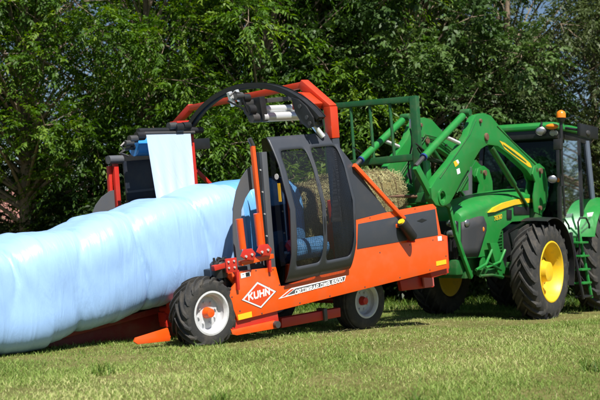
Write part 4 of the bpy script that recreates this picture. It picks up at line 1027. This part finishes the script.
MB().tube([(tax((447, 188), LA).x, LA+LTH, tax((447, 188), LA).z), (tax((447, 188), LA).x, LA+SEP, tax((447, 188), LA).z)], .09, 18).build('loader_crosstube', GREEN, tr)
for l, off in ((LA, LTH+.022), (LA+SEP, -.022)):
    for k in range(2):
        pts = [tax(q, LA) for q in ((452+k*2, 186), (462+k*2, 168), (474+k*2, 147), (483+k, 131+k*3), (494, 134+k*3), (508, 146+k*3), (524, 161+k*3))]
        sm = []
        for i in range(len(pts)-1):
            for j in range(5): sm.append(pts[i].lerp(pts[i+1], j/5)+Vector((0, l-LA+off, 0)))
        MB().tube(sm, .011, 6).build('oil_pipe', DKGREEN, tr)
    for px in ((455, 181), (468, 158), (481, 135), (503, 142), (517, 155)):
        p = tax(px, LA)+Vector((0, l-LA+off, 0)); MB().box((p.x-.025, p.y-.014, p.z-.02), (p.x+.025, p.y+.014, p.z+.02)).build('pipe_clip', BLACK, tr, bevel=.004)
# arm stripe, stickers
st_px = [(499.5, 140.5), (505, 143), (520, 154), (530, 163), (532, 167.5), (529, 167), (517, 158), (505, 149)]
for e0_, e1_ in (((440, 178), (470, 134)), ((470, 134), (476, 120)), ((457, 193), (476, 160)), ((497, 126), (536, 165))):   # weld beads along the arm's edges
    MB().tube([tax(e0_, LA-.002), tax(e1_, LA-.002)], .008, 6).build('weld_bead', DKGREEN, arms[0])
MB().prism(T.side(st_px, LA-.004), LA-.004, LA).build('stripe', YELLOW, arms[0])
MB().prism(T.side([(503, 144), (514, 152), (526, 161.5), (526.6, 163.2), (513, 153.7), (503.5, 146)], LA-.006), LA-.006, LA-.004).build('stripe_print', DKGREEN, arms[0])
MB().prism(T.side([(453.5, 162), (457, 160), (459, 164), (455.5, 167)], LA-.004), LA-.004, LA).build('sticker', REFLY, arms[0])
MB().prism(T.side([(456, 160.6), (458, 159.6), (459.4, 162.6), (458, 164)], LA-.006), LA-.006, LA).build('sticker', PLAINWHITE, arms[0])
MB().prism(T.side([(456.5, 169.5), (459.5, 168), (460.5, 173), (457.5, 174.5)], LA-.004), LA-.004, LA).build('sticker', PLAINWHITE, arms[0])
# bale grab gate in front of the arms
UG = -2.62
def G(px, du=0): l, w = T.cr(*px, UG); return Vector((UG+du, l, w))
gate = MB().bar(G((414, 96)), G((420.5, 196)), .11, .11, up=(0, 1, 0)).build('gate_post', SHADEGREEN, tr, bevel=.01)
MB().bar(G((326, 106.8)), G((330, 186)), .08, .08, up=(0, 1, 0)).build('gate_post', SHADEGREEN, tr, bevel=.01)
MB().bar(G((326, 106.8), .001), G((416.5, 98.6), .001), .09, .085).build('gate_rail', SHADEGREEN, tr, bevel=.01)
MB().bar(G((331, 165.5), .001), G((416, 157), .001), .09, .10).build('gate_rail', SHADEGREEN, tr, bevel=.01)
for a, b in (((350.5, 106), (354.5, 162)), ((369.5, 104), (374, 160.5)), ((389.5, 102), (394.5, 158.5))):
    MB().tube([G(a), G(b)], .024, 10).build('gate_bar', SHADEGREEN, tr)
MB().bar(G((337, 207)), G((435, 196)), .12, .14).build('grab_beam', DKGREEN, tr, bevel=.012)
for x in (412, 424):
    MB().bar(G((x, 160), .06), G((x+4, 199), .06), .06, .14, up=(1, 0, 0)).build('grab_bracket', GREEN, tr, bevel=.01)
for x in (345, 372, 418):
    a = G((x, 203-(x-345)*.09)); MB().tube([a+Vector((.05, 0, 0)), a+Vector((-.5, .0, -.01)), a+Vector((-.95, .0, -.03))], [.026, .022, .006], 10).build('bale_spike', RUST, tr)
for l in (LA, LA+SEP):
    a = tax((442, 197), LA); MB().bar((a.x, l+LTH/2, a.z), (UG+.03, l+LTH/2, a.z-.03), .08, .2).build('grab_link', GREEN, tr, bevel=.01)
    a = tax((419, 166), LA); MB().bar((a.x, l+LTH/2, a.z), (UG+.05, l+LTH/2, tax((442, 197), LA).z-.1), .06, .12, up=(1, 0, 0)).build('grab_link', GREEN, tr, bevel=.01)
for k in range(5):
    pts = [G((406+k*1.4+2*math.sin(j+k), 128+j*8), .12+.03*k) for j in range(8)]
    MB().tube(pts, .012, 6).build('hydraulic_hose', STEEL if k in (1, 3) else HOSE, tr)
a = G((408.5, 122), .15); MB().box((a.x-.05, a.y-.05, a.z-.08), (a.x+.05, a.y+.05, a.z+.06)).build('hose_coupling', STEEL, tr, bevel=.01)

# driver: one continuous skinned figure seated in the cab
def driver():
    J = {'pel': (2.36, LCT, 1.86, .15), 'spine': (2.36, LCT, 2.05, .145), 'chest': (2.30, LCT, 2.26, .165), 'neck': (2.26, LCT, 2.44, .062), 'jaw': (2.23, LCT-.01, 2.53, .075), 'head': (2.22, LCT-.02, 2.61, .098), 'crown': (2.24, LCT-.02, 2.68, .07)}
    ed = [('pel', 'spine'), ('spine', 'chest'), ('chest', 'neck'), ('neck', 'jaw'), ('jaw', 'head'), ('head', 'crown')]
    for s_, n_ in ((-1, 'a'), (1, 'b')):
        J['sh'+n_] = (2.29, LCT+s_*.19, 2.35, .075); J['el'+n_] = (2.06, LCT+s_*.26, 2.13, .052); J['wr'+n_] = (1.90, LCT+s_*.19, 2.20, .034); J['ha'+n_] = (1.85, LCT+s_*.18, 2.22, .036)
        J['hip'+n_] = (2.30, LCT+s_*.10, 1.85, .10); J['kn'+n_] = (1.92, LCT+s_*.14, 1.88, .072); J['an'+n_] = (1.86, LCT+s_*.14, 1.54, .048); J['toe'+n_] = (1.72, LCT+s_*.14, 1.50, .042)
        ed += [('chest', 'sh'+n_), ('sh'+n_, 'el'+n_), ('el'+n_, 'wr'+n_), ('wr'+n_, 'ha'+n_), ('pel', 'hip'+n_), ('hip'+n_, 'kn'+n_), ('kn'+n_, 'an'+n_), ('an'+n_, 'toe'+n_)]
    ks = list(J); me = bpy.data.meshes.new('person'); me.from_pydata([J[k][:3] for k in ks], [(ks.index(a), ks.index(b)) for a, b in ed], [])
    o = bpy.data.objects.new('person', me); COL.objects.link(o)
    sk = o.modifiers.new('skin', 'SKIN'); sb = o.modifiers.new('sub', 'SUBSURF'); sb.levels = sb.render_levels = 2
    for i, k in enumerate(ks): me.skin_vertices[0].data[i].radius = (J[k][3],)*2; me.skin_vertices[0].data[i].use_root = (k == 'pel')
    dg = bpy.context.evaluated_depsgraph_get(); m2 = bpy.data.meshes.new_from_object(o.evaluated_get(dg)); bpy.data.objects.remove(o)
    for mt_ in (SHIRT, SKIN, TROUS, HAIR): m2.materials.append(mt_)
    for p in m2.polygons:
        c = p.center
        fore = c.x < 2.02 and c.z > 2.0
        p.material_index = 1 if (c.z > 2.46 or fore) else (2 if c.z < 1.93 else 0)
        if c.z > 2.62 or (c.z > 2.50 and c.x > 2.26): p.material_index = 3
    m2.shade_smooth()
    o = link('person', m2); o.matrix_world = T.m
    tag(o, 'driver in a teal shirt seated at the wheel inside the tractor cab', 'person')
    for s_ in (-1, 1):                                  # hands: palm and fingers closed on the wheel rim
        h = MB()
        b = Vector((1.86, LCT+s_*.18, 2.23))
        for f_ in range(4):
            q = b+Vector((-.02, s_*(.03-f_*.02), .01)); h.tube([b, q+Vector((-.03, 0, .02)), q+Vector((-.06, 0, -.005)), q+Vector((-.045, 0, -.04))], [.016, .011, .010, .008], 7)
        h.tube([b+Vector((0, -s_*.03, 0)), b+Vector((-.03, -s_*.06, .0)), b+Vector((-.06, -s_*.055, -.01))], [.014, .011, .009], 7)
        h.build('hand', SKIN, o)
    MB().ellipsoid((2.12, LCT-.022, 2.585), (.022, .014, .024), 10, 7).build('nose', SKIN, o)
    for s_ in (-1, 1):
        MB().ellipsoid((2.135, LCT-.02+s_*.034, 2.61), (.010, .013, .009), 10, 7).build('eye', BLACK, o)
        MB().ellipsoid((2.235, LCT-.02+s_*.098, 2.595), (.024, .012, .034), 10, 7).build('ear', SKIN, o)
    MB().ellipsoid((2.135, LCT-.02, 2.54), (.012, .028, .007), 10, 6).build('mouth', LOGO, o)
driver()

# ------------------------------------------------------------------ trees
def unit(a): return a/(np.linalg.norm(a, axis=-1, keepdims=True)+1e-9)
def sprays(rg, O, D, slen, m, ll, lw, droop, fold=.25, spread=.85):
    """twigs with leaves set alternately along them -> quads, per-leaf random value"""
    n = len(O)
    t = (np.arange(m)+.5)/m
    up = np.array([0, 0, 1.]); S_ = unit(np.cross(D, up)+rg.normal(0, .15, (n, 3))); N_ = unit(np.cross(S_, D))
    L = slen*(.6+.7*rg.random(n))
    P = O[:, None]+D[:, None]*(L[:, None]*t)[..., None]+np.array([0, 0, -1.])*((L[:, None]*t)**2*droop/slen)[..., None]
    sg = np.where(np.arange(m) % 2 == 0, 1., -1.)
    dl = unit(D[:, None]*(.35+.5*t)[None, :, None]+S_[:, None]*(sg*spread)[None, :, None]*(1.15-.5*t)[None, :, None]+np.array([0, 0, -1.])*(.28+droop*.5)+rg.normal(0, .28, (n, m, 3)))
    nn = unit(N_[:, None]+rg.normal(0, .42, (n, m, 3))); sd_ = unit(np.cross(dl, nn)); nn = np.cross(sd_, dl)
    k = (ll*(.65+.6*rg.random((n, m))))[..., None]; w_ = (lw*(.7+.5*rg.random((n, m))))[..., None]
    base, tip = P, P+dl*k-nn*k*.12
    ml = P+dl*k*.45+sd_*w_/2+nn*w_*fold; mr = P+dl*k*.45-sd_*w_/2+nn*w_*fold
    v = np.stack([base, ml, tip, mr], 2).reshape(-1, 3)
    r = (.55*rg.random((n, 1))+.45*rg.random((n, m))).ravel()
    return v, r
def grow(seed, H, rad, z0, nclump, nspray, sp, trunk_r=.17, lean=(0, 0), cl_r=(.45, .85), flat=.75):
    """returns (wood mesh, leaf mesh): tapered trunk with a limb to every leaf clump"""
    rg = np.random.default_rng(seed); wood = MB()
    def tp(z): t = z/H; return Vector((lean[0]*t+.18*math.sin(3*t+seed), lean[1]*t+.15*math.cos(2.3*t+seed)-.15*math.cos(seed), z))
    tz = [0, .25, .7, 1.4, 2.3, 3.4, 4.6, 6, 7.4, H*.92]
    tz = [z for z in tz if z < H]
    wood.tube([tp(z) for z in tz], [trunk_r*(1.55 if z == 0 else 1.15 if z < .5 else 1)*(1-.85*z/H) for z in tz], 12)
    vs, rs = [], []; off = 0
    for c in range(nclump):
        z = z0+(H-z0)*rg.random()**1.05
        hf = (z-z0)/(H-z0); rmax = rad*(math.sin(math.pi*min(.12+.80*hf, 1))**.55)
        a = rg.random()*2*math.pi; rr = rmax*(.35+.65*math.sqrt(rg.random()))
        zc = z; C = np.array([rr*math.cos(a)+lean[0]*z/H, rr*math.sin(a)+lean[1]*z/H, zc])
        st = tp(max(.5, min(z*.72-.1*rr, H*.9))); mid = st.lerp(Vector(C), .55)+Vector((0, 0, .22*rr*.5+rg.normal(0, .08)))
        pts = []
        for q in range(6):
            t = q/5; pts.append(st*(1-t)**2+mid*2*t*(1-t)+Vector(C)*t*t)
        wood.tube(pts, [max(.012, .055*(1-t*.75/5*1.2)*trunk_r/.17*(1-.5*hf)) for t in range(6)], 6, caps=False)
        n = int(nspray*(.6+.8*rg.random())); cr = cl_r[0]+(cl_r[1]-cl_r[0])*rg.random()
        X = unit(rg.normal(0, 1, (n, 3)))*(rg.random((n, 1))**.45)*cr; X[:, 2] *= flat
        outd = np.array([math.cos(a), math.sin(a), .1])
        D = unit(unit(X)*.9+outd*.55+np.array([0, 0, .1])+rg.normal(0, .3, (n, 3)))
        v, r = sprays(rg, C+X, D, **sp); vs.append(v); rs.append(np.clip(r*.55+.52*rg.random()**1.3-.04, 0, 1))  # clump brightness in the leaf colour stands for sunlit and shaded clumps
        for q in range(5):                              # bare twigs inside the clump
            b_ = Vector(C+X[q]); wood.tube([Vector(C), b_], [.012, .005], 4, caps=False)
    v = np.concatenate(vs); r = np.concatenate(rs)
    wm = wood.build('trunk', BARK); wmesh = wm.data; bpy.data.objects.remove(wm)
    lo = np_mesh('crown', v, np.arange(len(v)).reshape(-1, 4), r, None); lm = lo.data; bpy.data.objects.remove(lo)
    return wmesh, lm
LA_ = leaf_mat('feathery_leaves', (.020, .052, .008), (.075, .155, .018), (.25, .34, .040), .36)
LB_ = leaf_mat('hanging_leaves', (.022, .060, .009), (.090, .185, .020), (.26, .36, .044), .38)
LC_ = leaf_mat('broad_leaves', (0.024, 0.054, 0.014), (0.057, 0.111, 0.027), (0.115, 0.176, 0.049), .22, rough=.52, spec=.3)
LD_ = leaf_mat('olive_leaves', (0.038, 0.061, 0.019), (0.084, 0.115, 0.038), (0.162, 0.196, 0.074), .25, rough=.52, spec=.3)
LE_ = leaf_mat('bush_leaves', (0.026, 0.065, 0.009), (0.078, 0.169, 0.021), (0.208, 0.312, 0.039), .3)
SPA = dict(slen=.55, m=15, ll=.118, lw=.050, droop=.30)
SPB = dict(slen=.75, m=18, ll=.15, lw=.046, droop=.75)
SPC = dict(slen=.42, m=11, ll=.135, lw=.078, droop=.35)
SPD = dict(slen=.55, m=16, ll=.105, lw=.040, droop=.45)
SPE = dict(slen=.40, m=10, ll=.12, lw=.060, droop=.30)
kinds = {
 'A': (grow(3, 9.5, 3.4, 2.7, 78, 44, SPA, .17), LA_),
 'A2': (grow(8, 9.5, 3.3, 1.6, 84, 44, SPA, .16), LA_),
 'B': (grow(21, 9.8, 3.2, 1.3, 80, 36, SPB, .17), LB_),
 'C': (grow(34, 9.2, 3.3, 1.0, 100, 52, SPC, .18), LC_),
 'D': (grow(47, 9.4, 3.2, .9, 96, 42, SPD, .17), LD_),
 'F': (grow(61, 3.0, 1.5, .15, 30, 40, SPC, .05, cl_r=(.3, .5)), leaf_mat('shaded_bush_leaves', (.010, .022, .006), (.022, .045, .011), (.05, .085, .018), .2)),  # under-canopy shade put into the leaf colour of these bushes
 'E': (grow(55, 2.6, 1.35, .15, 26, 40, SPE, .05, cl_r=(.3, .5)), LE_),
}
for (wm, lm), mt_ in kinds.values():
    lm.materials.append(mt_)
def tree(kind, x, y, rz, s, label, group, name='deciduous_tree', cat='tree'):
    (wm, lm), _ = kinds[kind]
    e = empty(name, Matrix.Translation((x, y, gz(x, y)-.03)) @ Matrix.Rotation(rz, 4, 'Z') @ Matrix.Scale(s, 4), label, cat, group)
    link('trunk', wm, e); link('crown', lm, e); return e
GF, GB = 'trees standing in a row behind the machines', 'trees of the second row, hidden behind the front trees'
for i, (k, x, y, rz, s, lb) in enumerate([
    ('A', -9.6, 23.0, .4, 1.0, 'bright green tree outside the left edge, leftmost of the front row'),
    ('A', -6.2, 22.6, 2.0, 1.0, 'bright feathery green tree with pale trunk at the left edge'),
    ('A2', -3.6, 23.2, .9, 1.02, 'feathery green tree above the pale blue film row'),
    ('B', -.9, 22.9, 3.6, 1.0, 'tree with drooping fronds directly behind the black hoop'),
    ('B', .5, 24.6, 5.0, 1.02, 'yellowish green tree with hanging fronds above the orange portal frame'),
    ('C', 2.7, 24.0, 1.2, 1.04, 'dark broad leaved tree behind the green loader gate'),
    ('D', 5.2, 26.0, 4.1, 1.12, 'dense olive tree above the tractor bonnet'),
    ('D', 7.9, 26.2, .6, .84, 'olive green fine leaved tree behind the tractor cab'),
    ('D', 11.0, 26.4, 2.9, .95, 'olive green tree outside the right edge, rightmost of the front row')]):
    tree(k, x, y, rz, s, lb, GF)
for i, (k, x, y, rz, s, lb) in enumerate([
    ('D', -7.6, 29.0, 1.1, 1.0, 'dark tree far back at the left between the two leftmost trees'),
    ('A2', -2.2, 28.2, 4.6, 1.1, 'tree in the second row above the film row'),
    ('C', .4, 27.6, 2.2, 1.1, 'broad leaved tree in the second row behind the hoop'),
    ('D', 3.6, 30.4, 5.1, 1.15, 'olive tree in the second row behind the loader gate'),
    ('C', 6.0, 31.6, .3, .85, 'broad leaved tree in the second row behind the cab'),
    ('A', 12.4, 30.0, 3.3, 1.1, 'green tree in the second row beyond the right edge'),
    ('D', 14.6, 25.6, 1.9, 1.1, 'olive tree added out of view past the right edge, reflected in the cab glass')]):  # added tree, keeps bright sky out of the cab glass reflections
    tree(k, x, y, rz, s, lb, GB)
for i, (x, y, rz, s, lb) in enumerate([
    (-4.6, 22.0, .3, .8, 'low shade-toned bush behind the film row near the pale trunk'),
    (-3.0, 21.4, 1.3, .95, 'bush left of the far red posts'),
    (-1.5, 20.9, 2.6, 1.0, 'bright bush seen under the hoop beside the white film'),
    (.1, 21.2, 4.0, 1.05, 'bush seen through the hoop above the hatch'),
    (1.6, 22.6, 5.2, 1.0, 'bush behind the orange portal post'),
    (3.6, 26.0, .9, 1.2, 'bush behind the straw bale and gate'),
    (5.6, 26.0, 2.1, 1.1, 'bush behind the tractor bonnet'),
    (7.9, 26.0, 3.4, 1.15, 'bush at the right edge behind the cab'),
    (-8.6, 22.0, 4.4, 1.0, 'bush outside the left edge')]):
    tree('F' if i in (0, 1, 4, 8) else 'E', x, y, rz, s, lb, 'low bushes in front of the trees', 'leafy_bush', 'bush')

# ------------------------------------------------------------------ far house glimpsed at the left
HX, HY = -16.5, 62.0
hz0 = gz(HX, HY)
he = empty('far_house', Matrix.Translation((HX, HY, hz0)), 'low house with pinkish roof glimpsed between the trunks at left', 'house')
ROOFM = paint('pink_roof_tiles', (.36, .17, .14, 1), .8, dirt=.6, dirtcol=(.2, .1, .08, 1), scale=1.5, bump=.6, fine=9)
WALLM = paint('pale_render', (.55, .50, .44, 1), .85, dirt=.3, scale=.6)
MB().box((-5.5, -3.5, 0), (5.5, 3.5, 2.3)).build('wall', WALLM, he)
MB().add([(-6, -4.1, 2.25), (6, -4.1, 2.25), (6, 4.1, 2.25), (-6, 4.1, 2.25), (-6, 0, 4.3), (6, 0, 4.3)], [(0, 1, 5, 4), (2, 3, 4, 5), (1, 2, 5), (3, 0, 4), (3, 2, 1, 0)]).build('roof', ROOFM, he, smooth=False)
for x in (-3.8, -1.2, 2.6):
    f_ = MB().box((x-.6, -3.56, .9), (x+.6, -3.50, 2.0)).build('window', WHITE, he); MB().box((x-.52, -3.58, .98), (x+.52, -3.562, 1.92)).build('pane', BLACK, f_)
MB().box((.4, -3.56, 0), (1.3, -3.5, 2.05)).build('door', RUST, he)

# ------------------------------------------------------------------ grass
GRASS = leaf_mat('grass_blades', (.105, .180, .032), (.265, .38, .082), (.60, .58, .27), .25, rough=.6, spec=.25)
LUSH = leaf_mat('lush_grass_blades', (.035, .080, .010), (.11, .20, .028), (.26, .32, .08), .3, rough=.55, spec=.25)
def vnoise(x, y, s, sd):
    r = np.random.default_rng(sd); acc = np.zeros_like(x)
    for k in range(7):
        a = r.random()*6.28; f = s*(.6+1.3*r.random()); acc += np.sin(x*f*math.cos(a)+y*f*math.sin(a)+r.random()*6.28)
    return acc/7**.5
def blades(name, n, y0, y1, hmin, hmax, wd, mat, label, xf=.36, dens=True, keep=None, seed=1):
    rg = np.random.default_rng(seed)
    y = y0*(y1/y0)**rg.random(n) if dens else y0+(y1-y0)*rg.random(n)
    x = (rg.random(n)*2-1)*(xf*y+1.6)
    pn = vnoise(x, y, 2.2, 4)+.7*vnoise(x, y, 6.0, 9)
    kp = rg.random(n) < np.clip(.90+.20*pn, .5, 1)
    if keep is not None: kp &= keep(x, y, rg)
    x, y, pn = x[kp], y[kp], pn[kp]; n = len(x)
    z = gz_np(x, y)+lump(x, y)-.004
    h = (hmin+(hmax-hmin)*rg.random(n)**2)*(1+.25*np.clip(pn, -1, 1.6)); a = rg.random(n)*6.283; w_ = wd*(.6+.8*rg.random(n))
    lean = h*(.25+.95*rg.random(n)); b = rg.random(n)*6.283
    bx, by = np.cos(a)*w_/2, np.sin(a)*w_/2; lx, ly = np.cos(b)*lean, np.sin(b)*lean
    v = np.empty((n, 6, 3))
    for k, (t, q) in enumerate(((0, 1), (.55, .8), (1, .12))):
        zz = z+h*(t if t < 1 else .93); ox, oy = lx*t*t, ly*t*t
        v[:, 2*k] = np.stack([x+ox-bx*q, y+oy-by*q, zz], 1); v[:, 2*k+1] = np.stack([x+ox+bx*q, y+oy+by*q, zz], 1)
    i = np.arange(n)[:, None]*6
    f = np.concatenate([i+np.array([[0, 1, 3, 2]]), i+np.array([[2, 3, 5, 4]])], 0)
    dry = np.clip(.40-.17*vnoise(x, y, 1.3, 5)+.30*rg.normal(0, 1, n)*.8, 0, 1)
    o = np_mesh(name, v.reshape(-1, 3), f, np.concatenate([dry, dry]), mat)
    o['kind'] = 'stuff'; o['label'] = label; o['category'] = 'grass'
    return o
def worn(x, y, rg):                                     # thin, trodden strip alongside the machine wheels
    d = np.abs((x-.85)*.72-(y-13.1)*.69+.25*np.sin(x*1.3)); t = (x > .2) & (x < 5.5)
    return ~(t & (d < .45) & (rg.random(len(x)) < .84))
blades('field_grass', 420000, 6.6, 21, .012, .050, .0050, GRASS, 'short dry mown grass covering the foreground field', keep=worn)
blades('tall_grass', 60000, 18.5, 28, .05, .19, .012, LUSH, 'lush taller grass along the foot of the trees', dens=False, xf=.42, seed=2)
def tufts(x, y, rg): return vnoise(x, y, 3.1, 31)+.6*vnoise(x, y, 9, 32) > 1.75
blades('green_tufts', 120000, 6.8, 19, .05, .13, .008, LUSH, 'scattered greener tufts in the mown grass', keep=tufts, seed=3)

# loose straw dropped around the machine
n = 3200; rg = np.random.default_rng(77)
x = rg.normal(1.2, 2.2, n); y = rg.normal(12.6, 1.6, n); a = rg.random(n)*6.283; ln = .03+.08*rg.random(n); wd = .0022
z = gz_np(x, y)+lump(x, y)+.012+.03*rg.random(n); dx, dy = np.cos(a)*ln/2, np.sin(a)*ln/2; sx, sy = -np.sin(a)*wd, np.cos(a)*wd; t_ = rg.normal(0, .008, n)
v = np.stack([np.stack([x-dx-sx, y-dy-sy, z-t_], 1), np.stack([x-dx+sx, y-dy+sy, z-t_], 1), np.stack([x+dx+sx, y+dy+sy, z+t_], 1), np.stack([x+dx-sx, y+dy-sy, z+t_], 1)], 1).reshape(-1, 3)
o = np_mesh('loose_straw', v, np.arange(4*n).reshape(n, 4), rg.random(n), STRAW); o['kind'] = 'stuff'; o['label'] = 'loose straw scattered on the grass beside the machine'; o['category'] = 'straw'
